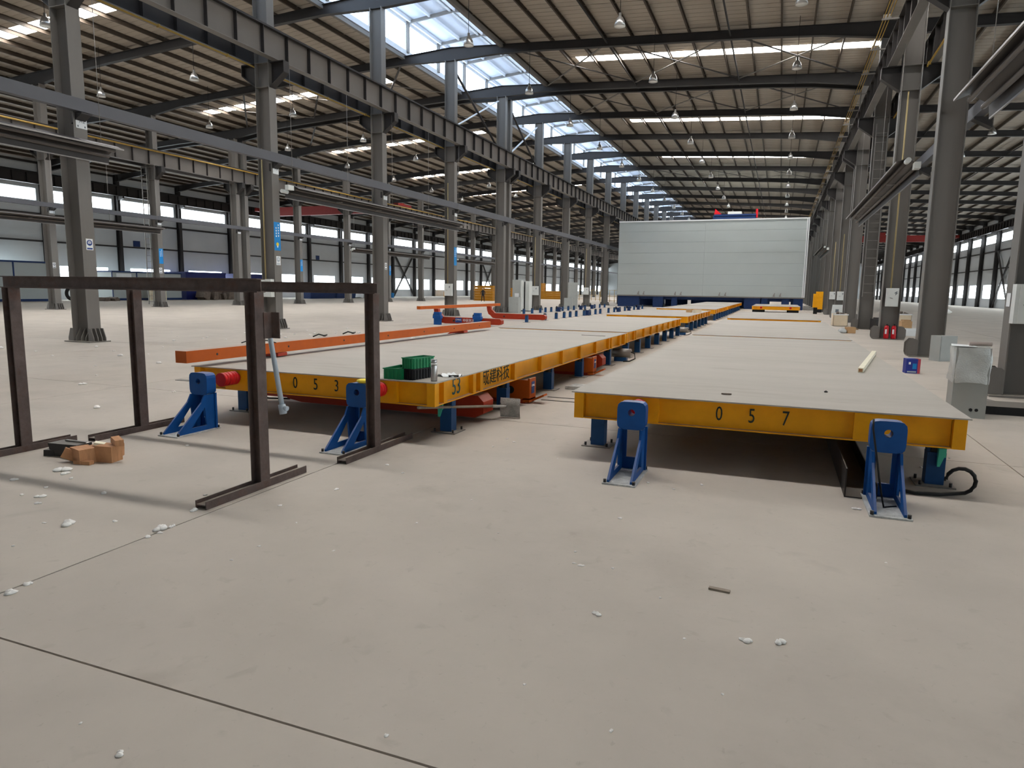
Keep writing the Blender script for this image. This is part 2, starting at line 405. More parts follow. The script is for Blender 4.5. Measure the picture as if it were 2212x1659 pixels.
for nm, wx, sg in (('wall_left', XL, -1), ('wall_right', XR, 1)):
    w = struct(nm); o = .2*sg
    a, b = sorted((wx, wx+o))
    def wbox(y0, y1, z0, z1):
        ob('wall_panel', MB().box(a, b, y0, y1, z0, z1), 'wall', w)
    for k in range(K0, K1):
        y0 = yk(k)
        wbox(y0, y0+SP, 0, 1.3); wbox(y0, y0+WW[0], 1.3, 3.38); wbox(y0+WW[1], y0+SP, 1.3, 3.38)
        wbox(y0, y0+SP, 3.38, 6.4); wbox(y0, y0+SP, 6.4, 9.45); wbox(y0, y0+SP, 10.62, WTOP+.1)
        wbox(y0, y0+.45, 9.45, 10.62); wbox(y0+SP-.45, y0+SP, 9.45, 10.62)
        window(wx+o/2, sg, y0+WW[0], y0+WW[1], 1.3, 3.38, 3, 2)
        window(wx+o/2, sg, y0+.45, y0+SP-.45, 9.45, 10.62, 4, 1)
        ob('wall_post', wl_post, None, w, (wx-sg*.3, y0, 0))
    for z, hh in ((5.65, .16), (8.2, .2), (13., .2)): ob('girt', MB().box(min(wx, wx-sg*.16), max(wx, wx-sg*.16), YB, YF, z-hh/2, z+hh/2), 'steeld', w)
    xx = wx-sg*.85
    cb = MB().box(xx-.01, xx+.01, YB, YF, 10.95, 11.85).box(xx-.15, xx+.15, YB, YF, 10.9, 10.95).box(xx-.17, xx+.17, YB, YF, 11.85, 11.9).box(xx-.04, xx+.04, YB, YF, 11.9, 12.02)
    ob('wall_crane_beam', cb, 'steeld', w)
    st = MB().box(0, .14, -.012, .012, 0, .9).mesh('beam_stiffener', 'steeld')
    allst = MB()
    y = YB+1.
    while y < YF:
        if sg == -1 and 40 < y < 160: ob('beam_stiffener', st, None, w, (xx+.01, y, 10.95))
        else: allst.box(xx-sg*.01-.07-sg*.07, xx-sg*.01+.07-sg*.07, y-.012, y+.012, 10.95, 11.85)
        y += 1.33
    ob('far_stiffeners', allst, 'steeld', w, kind='stuff')
    cbm = MB().hexa([(0, -.1, 10.4), (-sg*.95, -.1, 10.65), (-sg*.95, .1, 10.65), (0, .1, 10.4), (0, -.1, 10.9), (-sg*.95, -.1, 10.9), (-sg*.95, .1, 10.9), (0, .1, 10.9)]).mesh('wall_bracket', 'steeld')
    for k in range(K0, K1): ob('wall_bracket', cbm, None, w, (wx-sg*.3, yk(k), 0))
    for k in ((12, 17) if sg == -1 else (12, 18)):
        for fl_ in (0, 1):
            ya, yb = (yk(k)+.3, yk(k)+SP-.3) if not fl_ else (yk(k)+SP-.3, yk(k)+.3)
            m = MB(); xq = wx-sg*.3
            for dy in (-.18, .18): m.bar((xq, ya+dy, .2), (xq, yb+dy, 8.1), .13, .13)
            for q in range(1, 17):
                t_ = q/17; yy = ya+(yb-ya)*t_; m.bar((xq, yy-.18, .2+7.9*t_), (xq, yy+.18, .2+7.9*t_), .09, .09)
            ob('lattice_brace', m, 'steeld', w)
for nm, y0, y1 in (('wall_back', YB-.2, YB), ('wall_front', YF, YF+.2)):
    w = struct(nm)
    for i in range(12):
        xa, xb = XL+8*i, XL+8*i+8
        ob('wall_panel', MB().hexa([(xa, y0, 0), (xb, y0, 0), (xb, y1, 0), (xa, y1, 0), (xa, y0, zr(xa)+.1), (xb, y0, zr(xb)+.1), (xb, y1, zr(xb)+.1), (xa, y1, zr(xa)+.1)]), 'wall' if nm == 'wall_back' else 'endwall', w)
# ------------------------------------------------------------------ hall columns
CW, CB = .65, .40
def gusset_a():
    m = MB()
    return m
def column_parts(row):
    top = zr({'A': XA, 'B': XB, 'C': XC}[row])-.95
    P = {}
    P['web'] = MB().box(-CW/2+.02, CW/2-.02, -.008, .008, .03, top).mesh('web', 'steel')
    P['flange'] = MB().box(-.01, .01, -CB/2, CB/2, .03, top).mesh('flange', 'steel')
    P['base_plate'] = MB().box(-CW/2-.21, CW/2+.21, -CB/2-.13, CB/2+.13, 0, .03).mesh('base_plate', 'steel')
    if row == 'C':
        g = [(CW/2, .035), (CW/2+.24, .035), (CW/2+.27, .12), (CW/2+.27, .38), (CW/2+.17, .5), (CW/2+.05, .5), (CW/2, .46)]
    else:
        g = [(CW/2, .035), (CW/2+.2, .035), (CW/2+.2, .12), (CW/2+.1, .4), (CW/2, .4)]
    P['gr'] = MB().prism(g, 1, -.012, .012).mesh('gusset', 'steel')
    P['gl'] = MB().prism([(-u, v) for u, v in g], 1, -.012, .012).mesh('gusset', 'steel')
    P['gy'] = MB().prism([(-.0, .035), (-.19, .035), (-.19, .12), (-.04, .4), (0, .4)], 0, -.012, .012).mesh('gusset', 'steel')
    P['stiff'] = MB().box(-CW/2+.02, CW/2-.02, -CB/2, CB/2, 0, .016).mesh('stiffener', 'steel')
    c = MB()
    for sg in (1, -1):
        e = sg*CW/2; t = sg*1.0
        c.hexa([(e, -.008, 9.25), (t, -.008, 9.75), (t, .008, 9.75), (e, .008, 9.25), (e, -.008, 10.12), (t, -.008, 10.12), (t, .008, 10.12), (e, .008, 10.12)])
        c.hexa([(e, -.16, 9.23), (t, -.16, 9.73), (t, .16, 9.73), (e, .16, 9.23), (e, -.16, 9.25), (t, -.16, 9.75), (t, .16, 9.75), (e, .16, 9.25)])
        c.box(min(e, t), max(e, t), -.16, .16, 10.12, 10.15)
        c.box(t-.01, t+.01, -.16, .16, 9.75, 10.12)
    P['corbel'] = c.mesh('corbel', 'steeld')
    return P
CP = {r: column_parts(r) for r in 'ABC'}
ROWTXT = {'A': 'under the roof monitor', 'B': 'near the long window wall', 'C': 'with the fire extinguishers'}
LOOK = {'A': 'grey H-section steel column', 'B': 'grey steel column with crane bracket', 'C': 'grey H-section column with flared foot plates'}
def column(row, x, y, label, detail=True):
    t = thing('steel_column', label, 'column', (x, y, 0), group='steel columns '+ROWTXT[row]); P = CP[row]
    ob('web', P['web'], None, t)
    for sg in (1, -1): ob('flange', P['flange'], None, t, (sg*(CW/2-.01), 0, 0))
    ob('base_plate', P['base_plate'], None, t); ob('corbel', P['corbel'], None, t)
    ob('stiffener', P['stiff'], None, t, (0, 0, 9.24)); ob('stiffener', P['stiff'], None, t, (0, 0, 10.12))
    if detail:
        for dy in (-.19, .19): ob('gusset', P['gr'], None, t, (0, dy, 0)); ob('gusset', P['gl'], None, t, (0, dy, 0))
        if row != 'C':
            for dx in (-.2, 0, .2): ob('gusset', P['gy'], None, t, (dx, -.01 if dx == 0 else -CB/2+.18, 0))
            for dy in (-.06, .07): ob('gusset', P['gr'], None, t, (0, dy, 0))
    return t
def colspots(k0, k1):
    L = []
    for k in range(k0, k1+1):
        L.append((k, yk(k)))
        if k == 4: L.append((4.5, yk(4)+1.0))
    return L
SPECIAL = {('A', 0): 'thick grey column carrying the A2 plate and the mask safety sign',
           ('A', 1): 'grey column carrying the blue banner with a yellow bulb',
           ('C', 2): 'grey column with two red fire extinguishers at its foot',
           ('C', 3): 'grey column with ladder rungs behind the fire extinguisher column',
           ('C', 0): 'grey column beside the plastic-wrapped cabinet, cut by the frame edge'}
for row, x, k0, k1 in (('A', XA, 0, 20), ('B', XB, 2, 20), ('C', XC, 0, 20)):
    for i, (k, y) in enumerate(colspots(k0, k1)):
        lab = SPECIAL.get((row, k)) or '%s, %s from the camera in the row %s' % (LOOK[row], ORD[i], ROWTXT[row])
        column(row, x, y, lab, k < 9)

# ------------------------------------------------------------------ crane runway beams
def runway(x, face, label, m, k0, near):
    t = thing('crane_runway_beam', label, 'beam', (x, 0, 0), group='crane runway beams')
    ya, yb = yk(k0), yk(22)
    ob('web', MB().box(-.007, .007, ya, yb, 10.17, 11.16), m, t)
    ob('bottom_flange', MB().box(-.15, .15, ya, yb, 10.15, 10.17), 'steel', t)
    ob('top_flange', MB().box(-.17, .17, ya, yb, 11.16, 11.18), 'steeld', t)
    ob('crane_rail', MB().box(-.035, .035, ya, yb, 11.18, 11.3), 'steeld', t)
    s = MB().box(min(.007*face, .15*face), max(.007*face, .15*face), -.01, .01, 10.17, 11.16).mesh('stiffener', 'steeld')
    rest = MB(); y = ya+.4; n = 0
    while y < yb:
        if n < near: ob('stiffener', s, None, t, (0, y, 0)); n += 1
        else: rest.box(min(.007*face, .15*face), max(.007*face, .15*face), y-.01, y+.01, 10.17, 11.16)
        y += SP/6
    ob('far_stiffeners', rest, 'steeld', t, kind='stuff')
    return t
runway(XA+.65, 1, 'pale-webbed stiffened crane beam on the pallet side of the monitor columns', 'steelw', -1, 90)
runway(XA-.68, 1, 'dark crane beam with a yellow pipe on the far side of the monitor columns', 'steeld', 0, 60)
runway(XB+.65, 1, 'grey crane beam with a yellow strip, carried by the row near the window wall', 'steelw', 1, 100)
runway(XB-.68, -1, 'crane beam on the window side of the columns near the window wall', 'steeld', 1, 0)
runway(XC-.66, -1, 'dark crane beam above the aisle with red extinguishers, pallet side', 'steel', -1, 60)
runway(XC+.66, -1, 'crane beam beyond the extinguisher columns, above the empty side bay', 'steeld', -1, 30)
# yellow conductor bars and pipes
def longpipe(name, label, cat, x, z, r, y0, y1, m, step=3.0):
    t = thing(name, label, cat, (x, 0, z))
    ob('pipe', MB().cyl((0, y0, 0), (0, y1, 0), r, 8), m, t)
    b = MB(); y = y0+.6
    while y < y1: b.box(-.05, .05, y-.03, y+.03, -.05, .05); y += step
    ob('clips', b, m, t, kind='stuff')
longpipe('gas_pipe', 'ochre pipe slung under the far crane beam of the monitor columns', 'pipe', XA-.5, 10.08, .035, yk(0), yk(12), 'yel2')
longpipe('conductor_strip', 'pale yellow strip along the top of the crane beam by the window wall', 'conductor', XB+.92, 11.12, .055, yk(1), yk(16), 'yel2')
longpipe('gas_pipe', 'ochre pipe slung under the crane beam over the empty side bay', 'pipe', XC+.5, 10.08, .035, yk(0), yk(8), 'yel2')
t = thing('conductor_rail', 'triple yellow conductor bars beside the crane beam of the extinguisher row', 'conductor', (0, 0, 0))
for dx, dz in ((0, 0), (.1, .02), (.2, .04)):
    ob('conductor_bar', MB().cyl((XC-1.28+dx, yk(0), 11.2+dz), (XC-1.28+dx, yk(18), 11.2+dz), .016, 6), 'yel2', t)
hb = MB().box(-1.34+XC, XC-.8, -.02, .02, 11.12, 11.17).box(XC-1.3, XC-1.05, -.02, .02, 11.17, 11.3).mesh('holder', 'steel')
for i in range(24): ob('holder', hb, None, t, (0, yk(0)+1+i*3.2, 0))

# ------------------------------------------------------------------ longitudinal tie beams
def tie(x, z0, z1, w, label, k0):
    t = thing('tie_beam', label, 'beam', (x, 0, 0), group='longitudinal tie beams')
    ob('beam', MB().box(-w/2, w/2, yk(k0), yk(22), z0, z1), 'tie', t)
    b = MB().prism([(-.32, z0-.02), (.12, z0-.02), (.12, z0-.06), (-.32, z0-.3)] if x < 0 else [(.32, z0-.02), (-.12, z0-.02), (-.12, z0-.06), (.32, z0-.3)], 1, -.15, .15).mesh('bracket', 'steeld')
    for k in range(max(k0, 0), 14): ob('bracket', b, None, t, (0, yk(k), 0))
tie(XA+.48, 6.44, 6.78, .22, 'long grey box beam across the monitor columns, below the crane beam', -1)
tie(XB+.45, 6.35, 6.62, .22, 'long grey box beam across the columns near the window wall', 1)
tie(XC+.6, 6.44, 6.78, .22, 'long grey box beam behind the extinguisher columns, pale on top', -1)

# upright cross bracing above the crane beam in the monitor row
for i, k in enumerate((3, 4)):
    y = yk(k)+(1.0 if k == 4 else 0)
    e = 7.4 if k == 3 else 6.5
    t = thing('cross_brace', ['dark and pale flat bars crossing between the third and fourth monitor columns', 'crossed flat bars just beyond the paired monitor columns'][i], 'brace', (XA, 0, 0))
    ob('brace_bar', MB().bar((0.05, y+.3, 14.6), (.05, y+e, 11.3), .05, .14, (1, 0, 0)), 'steeld', t)
    ob('brace_bar', MB().bar((-.05, y+.3, 11.3), (-.05, y+e, 14.6), .05, .14, (1, 0, 0)), 'curb', t, label='pale brace bar')

# ------------------------------------------------------------------ radiant tube heaters
def heater(x, y0, y1, z, tilt, label):
    t = thing('radiant_heater', label, 'heater', (x, y0, z), group='radiant tube heaters'); L = y1-y0
    ca, sa = math.cos(tilt), math.sin(tilt)
    def R(u, v): return (u*ca-v*sa, u*sa+v*ca)
    def pl(pts): return [R(*p) for p in pts]
    ob('reflector', MB().prism(pl([(-.36, -.12), (-.2, .1), (.2, .1), (.36, -.12), (.345, -.12), (.19, .085), (-.19, .085), (-.345, -.12)]), 1, 0, L), 'dark', t)
    lip = MB()
    for u in (-.365, .365):
        c = R(u, -.12); lip.bar((c[0], 0, c[1]), (c[0], L, c[1]), .03, .04)
    ob('reflector_lip', lip, 'tube', t)
    for u in (-.14, .14):
        c = R(u, -.03); ob('radiant_tube', MB().cyl((c[0], .1, c[1]), (c[0], L-.1, c[1]), .05, 10), 'htube', t)
    c = R(.14, .0); ob('burner_box', MB().box(c[0]-.08, c[0]+.08, -.35, -.02, c[1]-.09, c[1]+.09), 'cab', t)
    c = R(-.14, .0); ob('exhaust_fan', MB().cyl((c[0], -.35, c[1]), (c[0], -.02, c[1]), .075, 12), 'cab', t)
    h = MB().cyl((0, 0, .1), (0, 0, 4.6), .008, 5).mesh('hanger_wire', 'tube')
    n = max(2, int(L//3.5))
    for i in range(n+1): ob('hanger_wire', h, None, t, (.12 if x > 0 else -.12, .3+(L-.6)*i/n, 0))
    st = MB().box(-.2, .2, -.06, .06, -.1, -.085).mesh('tube_strap', 'tube')
    for i in range(1, 5): ob('tube_strap', st, None, t, (0, L*i/5, 0))
heater(-18.1, -2, 14.7, 5.42, .5, 'long dark radiant heater ending beside the A2 column')
heater(-18.1, 22.3, 37.9, 5.42, .5, 'long radiant heater with white end caps along the monitor columns')
heater(-42.3, 22, 37.9, 5.62, .5, 'dark radiant heater seen behind the A2 column')
heater(-42.3, 62, 79.3, 5.62, .5, 'distant radiant heater crossing in front of the first lattice brace')
heater(-42.3, 87, 103, 5.62, .5, 'distant radiant heater beyond the blue-bannered fourth column')
heater(3.25, 22.9, 39.2, 5.42, -.55, 'radiant heater sloping past the fire extinguisher column')
heater(3.3, -2, 16.1, 5.42, -.55, 'radiant heater at the upper corner of the extinguisher side')
heater(3.25, 62, 76, 5.42, -.55, 'short-looking distant heater beside the white chamber')
heater(14, 32, 48, 6.2, .3, 'pale heater hanging over the empty side bay')

# ------------------------------------------------------------------ pendant lamps
def lamp_proto():
    t = thing('pendant_lamp', '', 'lamp', (0, 0, 0))
    ob('housing', MB().lathe([(.0, .34), (.055, .34), (.06, .2), (.075, .19)], 14), 'alu', t)
    ob('reflector', MB().lathe([(.075, .19), (.12, .15), (.19, .02), (.235, -.2), (.225, -.2), (.18, .02), (.11, .14), (.07, .17)], 20), 'alu', t)
    ob('lens', MB().lathe([(.0, -.17), (.22, -.17), (.22, -.19), (.0, -.19)], 16), 'lens', t)
    ob('cable', MB().cyl((0, 0, .33), (0, 0, 2.55), .012, 5), 'black', t)
    remember(t); return t
LP = lamp_proto(); first = True
def place_lamp(x, y, z, lab, grp):
    global first
    if first:
        LP.location = (x, y, z); LP['label'] = lab; LP['group'] = grp; first = False
    else: dup(LP, (x, y, z), lab, grp)
for x, z, row, ks in ((-13.8, 12.75, 'row beside the roof monitor', range(1, 14)), (-6.9, 12.75, 'row over the pallet lines', range(1, 14)), (.05, 12.72, 'row beside the extinguisher columns', range(1, 14)),
                      (-30., 12.75, 'middle bay, monitor side', range(0, 9)), (-37., 12.5, 'middle bay, window side', range(0, 9)), (12., 12.2, 'empty side bay', (3, 4, 5, 6))):
    for i, k in enumerate(ks):
        place_lamp(x, yk(k)-.7, z, 'bell pendant lamp, %s from the camera, %s' % (ORD[i], row), 'pendant lamps '+row)

# ------------------------------------------------------------------ overhead cranes
def crane(x0, x1, y, z, label, m='cranered'):
    t = thing('overhead_crane', label, 'crane', (0, y, z))
    n = (x1-x0)
    ob('girder', MB().prism([(x0, .35), (x0+1.2, -.2), (x0+2.4, -.55), (x1-2.4, -.55), (x1-1.2, -.2), (x1, .35), (x1, .55), (x0, .55)], 1, -.3, .3), m, t)
    for x in (x0, x1): ob('end_carriage', MB().box(x-.25, x+.25, -1.6, 1.6, -.02, .42), m, t)
    ob('trolley', MB().box((x0+x1)/2-.6, (x0+x1)/2+.6, -.5, .5, .55, 1.1), m, t)
crane(-65.2, -43.9, 75.0, 11.42, 'red overhead crane girder seen below the crane beam of the window-side bay')
crane(4.7, 27.5, 139, 11.5, 'red overhead crane far down the empty side bay')
# ------------------------------------------------------------------ casting pallets
PW, PL, PZ, PB = 3.56, 10.2, .68, .40
def pallet_meshes():
    P = {}
    P['deck'] = MB().box(-PW/2, PW/2, 0, PL, PZ-.012, PZ).mesh('deck_plate', 'deck')
    s = MB(); xo = PW/2-.035
    def side(sg):
        m = MB(); x = sg*xo
        a, b = sorted((x-sg*.075, x-sg*.065)); m.box(a, b, .03, PL-.03, PB+.012, PZ-.024)
        a, b = sorted((x-sg*.09, x)); m.box(a, b, .03, PL-.03, PB, PB+.012).box(a, b, .03, PL-.03, PZ-.024, PZ-.012)
        return m.mesh('side_beam', 'yellow')
    P['side'] = {sg: side(sg) for sg in (1, -1)}
    P['rib'] = {sg: MB().box(*sorted((sg*(xo-.064), sg*(xo-.004))), -.045, .045, PB+.012, PZ-.024).mesh('side_rib', 'yellow') for sg in (1, -1)}
    def end(sg):
        m = MB(); y = .03 if sg < 0 else PL-.03
        q = -sg
        a, b = sorted((y+q*.06, y+q*.07)); m.box(-PW/2+.13, PW/2-.13, a, b, PB+.012, PZ-.012)
        a, b = sorted((y, y+q*.08)); m.box(-PW/2+.13, PW/2-.13, a, b, PB, PB+.012)
        a, b = sorted((y+q*.02, y+q*.08)); m.box(-PW/2+.13, PW/2-.13, a, b, PZ-.03, PZ-.012)
        return m.mesh('end_beam', 'yellow')
    P['end'] = {sg: end(sg) for sg in (1, -1)}
    P['corner'] = MB().box(-.05, .05, 0, .1, PB, PZ-.012).mesh('corner_block', 'yellow')
    P['pad'] = MB().box(-.19, .19, 0, .05, PB+.005, PZ-.02).mesh('bumper_pad', 'yellow')
    b = MB().box(-PW/2+.12, PW/2-.12, -.04, .04, PB+.03, PZ-.013); P['cross'] = b.mesh('cross_beam', 'yellow')
    r = []
    for i in range(5): r += [(.085, -.27+i*.052), (.085, -.27+i*.052+.036), (.074, -.27+i*.052+.042), (.074, -.27+i*.052+.05)]
    bm_ = MB(); 
    n = 20
    vs = [(rr*math.cos(2*math.pi*k/n), yy, rr*math.sin(2*math.pi*k/n)) for rr, yy in r for k in range(n)]
    fs_ = [(i*n+k, i*n+(k+1) % n, (i+1)*n+(k+1) % n, (i+1)*n+k) for i in range(len(r)-1) for k in range(n)]
    bm_._add(vs, fs_, True); bm_.f.append(tuple(range(n))); bm_.f.append(tuple(range(len(vs)-n, len(vs)))); bm_.sm += [False, False]
    P['bumper'] = bm_.mesh('rubber_bumper', 'red')
    return P
PM = pallet_meshes()
def pallet(x, y, label, group, number=None, bumper=False, length=PL, dz=0, rot=0.):
    t = thing('casting_pallet', label, 'pallet', (x, y, dz), rot, group)
    ob('deck_plate', PM['deck'], None, t)
    for sg in (1, -1):
        ob('side_beam', PM['side'][sg], None, t); ob('end_beam', PM['end'][sg], None, t)
        for yy in (.32, 1.13, 1.35, 2.58, 3.78, 4.95, 6.13, 7.34, 8.5, 8.75, 9.6): ob('side_rib', PM['rib'][sg], None, t, (0, yy, 0))
        for yy in (.025, PL-.125): ob('corner_block', PM['corner'], None, t, (sg*(PW/2-.075), yy, 0))
        ob('bumper_pad', PM['pad'], None, t, (sg*1.07, .035, 0))
        if bumper and not (number == '057' and sg == 1): ob('rubber_bumper', PM['bumper'], None, t, (sg*1.07, .035, .565))
    for i in range(1, 7): ob('cross_beam', PM['cross'], None, t, (0, PL*i/7, 0))
    if number:
        for ch, dx in zip(number, (-.42, 0, .42)): text('stencil_digit', ch, .2, 'paint', t, (dx*.72+(.1 if number == '053' else 0), .085, .54), sx=.7)
    return t
LX, RX = -5.275, -.18
p = pallet(LX, 6.65, 'casting pallet stencilled 053 carrying the green crates', 'casting pallets beside the orange bar', '053', True)
hx = PW/2-.035
# stencils on the long side of pallet 053
text('stencil_digits', '53', .29, 'painttxt', p, (hx+.001-.062, .72, .54), (math.pi/2, 0, math.pi/2), sx=.85)
text('stencil_name', '成建科技', .25, 'paint', p, (hx+.001-.062, 1.98, .54), (math.pi/2, 0, math.pi/2), sx=.98)
text('stencil_mark', '0', .12, 'paint', p, (hx-.062, 1.24, .54), (math.pi/2, 0, math.pi/2), sx=.35)
for i, (y, lab) in enumerate(((17.22, 'casting pallet right behind the one with the green crates'), (29.7, 'third casting pallet of the 053 line with scraps lying on it'),
                              (43.0, 'fourth casting pallet of the 053 line'), (54.0, 'fifth casting pallet of the 053 line'), (64.6, 'sixth casting pallet of the 053 line, entering the white chamber'))):
    pallet(LX-.02*i-.06, y, lab, 'casting pallets beside the orange bar')
pallet(RX, 6.76, 'casting pallet stencilled 057 with a pale batten lying on it', 'casting pallets beside the extinguisher row', '057', True)
pallet(RX+.0, 17.25, 'casting pallet right behind the one with the pale batten', 'casting pallets beside the extinguisher row')
pallet(RX-.02, 29.3, 'third casting pallet of the 057 line', 'casting pallets beside the extinguisher row')
pt = pallet(RX-.08, 57.3, 'casting pallet standing alone in front of the white chamber, red bumpers facing', 'casting pallets beside the extinguisher row', None, True)

for sx in (-1.35, 1.3): ob('wheel_box', MB().box(sx-.38, sx+.38, .25, 9.8, 0, PB), 'black', pt)

# ------------------------------------------------------------------ buffer stands
def buffer_proto():
    t = thing('buffer_stand', '', 'buffer', (0, 0, 0))
    ob('base_plate', MB().box(-.15, .15, -.04, .6, 0, .014), 'cement', t, label='dust-covered base plate')
    O = [(0, .014), (.57, .014), (.57, .43), (.41, .43), (.36, .345), (0, .036)]; I = [(.2, .07), (.43, .07), (.405, .285)]
    m = MB()
    for a, b in ((-.115, -.095), (.095, .115)):
        m.prism([O[0], O[1], I[1], I[0]], 0, a, b).prism([O[1], O[2], O[3], I[2], I[1]], 0, a, b).prism([O[3], O[4], O[5], O[0], I[0], I[2]], 0, a, b)
    mm = MB()
    for nm, (a, b) in (('side_plate', (-.115, -.095)), ('side_plate', (.095, .115))):
        q = MB().prism([O[0], O[1], I[1], I[0]], 0, a, b).prism([O[1], O[2], O[3], I[2], I[1]], 0, a, b).prism([O[3], O[4], O[5], O[0], I[0], I[2]], 0, a, b)
        ob(nm, q, 'blue', t)
    ob('back_plate', MB().box(-.135, -.06, .55, .575, .014, .44).box(.06, .135, .55, .575, .014, .44).box(-.06, .06, .55, .575, .014, .13), 'blue', t)
    outer = []; inner = []; n = 32
    for i in range(n):
        a = 2*math.pi*(i+.5)/n; c, s_ = math.cos(a), math.sin(a); e = 5.5
        r = 1/((abs(c)**e+abs(s_)**e)**(1/e)); outer.append((.135*r*c, .555+.133*r*s_)); inner.append((.033*c, .585+.033*s_))
    ob('head_plate', MB().ringplate(outer, inner, 1, .43, .455), 'blue', t)
    ob('head_block', MB().ringplate([(u*.97, .555+(v-.555)*.97) for u, v in outer], inner, 1, .456, .575), 'blue', t)
    bo = MB()
    for dx in (-.13, .13):
        for dy in (0., .56): bo.cyl((dx, dy, .014), (dx, dy, .045), .014, 6)
    for i, (dx, dy) in enumerate(((-.13, -.01), (.13, -.01), (-.13, .585), (.13, .585))): ob('anchor_bolt', MB().cyl((dx, dy, .014), (dx, dy, .045), .014, 6), 'steeld', t)
    remember(t); return t
B0 = buffer_proto()
spots = [((-6.37, 5.66, 0), 'blue buffer stand at the outer corner of pallet 053'), ((-4.22, 5.76, 0), 'blue buffer stand with a yellow sponge on top'),
         ((-1.235, 5.86, 0), 'blue buffer stand before pallet 057 nearer the aisle between pallets'), ((.91, 5.84, 0), 'blue buffer stand before pallet 057 with a cord hanging on it')]
for i, (loc, lab) in enumerate(spots):
    if i == 0: B0.location = loc; B0['label'] = lab; B0['group'] = 'blue buffer stands'
    else: dup(B0, loc, lab, 'blue buffer stands')
tag(ob('sponge', MB().lathe([(0, 0), (.06, 0), (.085, .012), (.085, .03), (.07, .036), (0, .036)], 12).cbox((.05, .0, .018), (.09, .07, .03)), 'sponge', None, (-4.22+.06, 5.76+.5, .69)), 'yellow sponge lying on top of the blue buffer stand', 'sponge')
tag(ob('cord', MB().tube([(0, .02, .7), (-.0, -.0, .62), (.02, -.03, .5), (.05, -.1, .3), (.08, -.15, .12), (.1, -.2, .02), (.2, -.12, .015)], .008, 6), 'rubber', None, (.91-.12, 5.84+.41, 0)), 'thin grey cord hanging over the blue buffer stand before pallet 057', 'cord')

# ------------------------------------------------------------------ blue support posts with rollers
def post_meshes(h=.31):
    P = {}
    P['b'] = MB().box(-.16, .16, -.15, .15, 0, .012).mesh('foot_plate', 'steel')
    P['s'] = MB().box(-.075, .075, -.07, .07, .012, h).mesh('shaft', 'bluedark')
    P['w'] = MB().cyl((-.045, 0, h+.02), (.045, 0, h+.02), .068, 14).mesh('roller', 'steeld')
    P['c'] = MB().box(-.075, -.05, -.05, .05, h, h+.07).box(.05, .075, -.05, .05, h, h+.07).mesh('roller_fork', 'bluedark')
    return P
PP = post_meshes()
def post(x, y, label, group, anchors=False):
    t = thing('roller_post', label, 'roller support', (x, y, 0), group=group)
    ob('foot_plate', PP['b'], None, t); ob('shaft', PP['s'], None, t); ob('roller', PP['w'], None, t); ob('roller_fork', PP['c'], None, t)
    if anchors:
        for dx, dy in ((-.12, -.12), (.12, -.12), (-.12, .12), (.12, .12)): ob('anchor_bolt', MB().cyl((dx, dy, .012), (dx, dy, .05), .013, 6), 'steeld', t)
    return t
def ln(a, i): return '%s, %s from the camera' % (a, ORD[i])
YS = [7.1, 9.05, 11.15, 13.1, 15.5]
def line_posts(x, ys, what, grp):
    for i, y in enumerate(ys): post(x, y, ln('blue roller post under '+what, i), grp, y < 9)
rows = [7.28, 9.05, 11.15, 13.1, 15.5]+[17.5+1.62*i for i in range(7)]+[30.1+1.6*i for i in range(6)]+[43.4+1.9*i for i in range(6)]+[54.5+2.2*i for i in range(5)]+[65.2+2.2*i for i in range(3)]
line_posts(LX+1.62, rows, 'the aisle edge of the 053 line', 'roller posts along the 053 line')
line_posts(LX-1.55, [7.35, 9.6, 11.4, 13.6, 15.4], 'the outer edge of pallet 053', 'roller posts on the outer edge of pallet 053')
line_posts(RX-1.62, [7.35, 9.4, 11.4], 'the aisle edge of pallet 057', 'roller posts along the aisle edge of pallet 057')
line_posts(RX+1.55, [17.9, 20.2, 27., 29.8, 33, 38.8], 'the rear 057 pallets', 'roller posts under the rear 057 pallets')
line_posts(RX+1.6, [7.1, 9.2], 'the extinguisher side of pallet 057', 'roller posts along the extinguisher side of pallet 057')
for nm, x, ys in (('the inner free row before the grey cabinets', -12.3, [33.6, 36.6, 38.7, 40.3, 41.6, 43.0, 44.9, 46.4, 48.0, 49.4, 52., 54, 56, 58, 60, 62, 64, 66]),
                  ('the outer free row before the grey cabinets', -16.5, [44.5, 46.2, 48.0, 49.2, 50.6, 52., 53.6, 55.2, 56.9, 60.5, 64, 66, 68])):
    line_posts(x, ys, nm, 'free roller posts in '+nm)
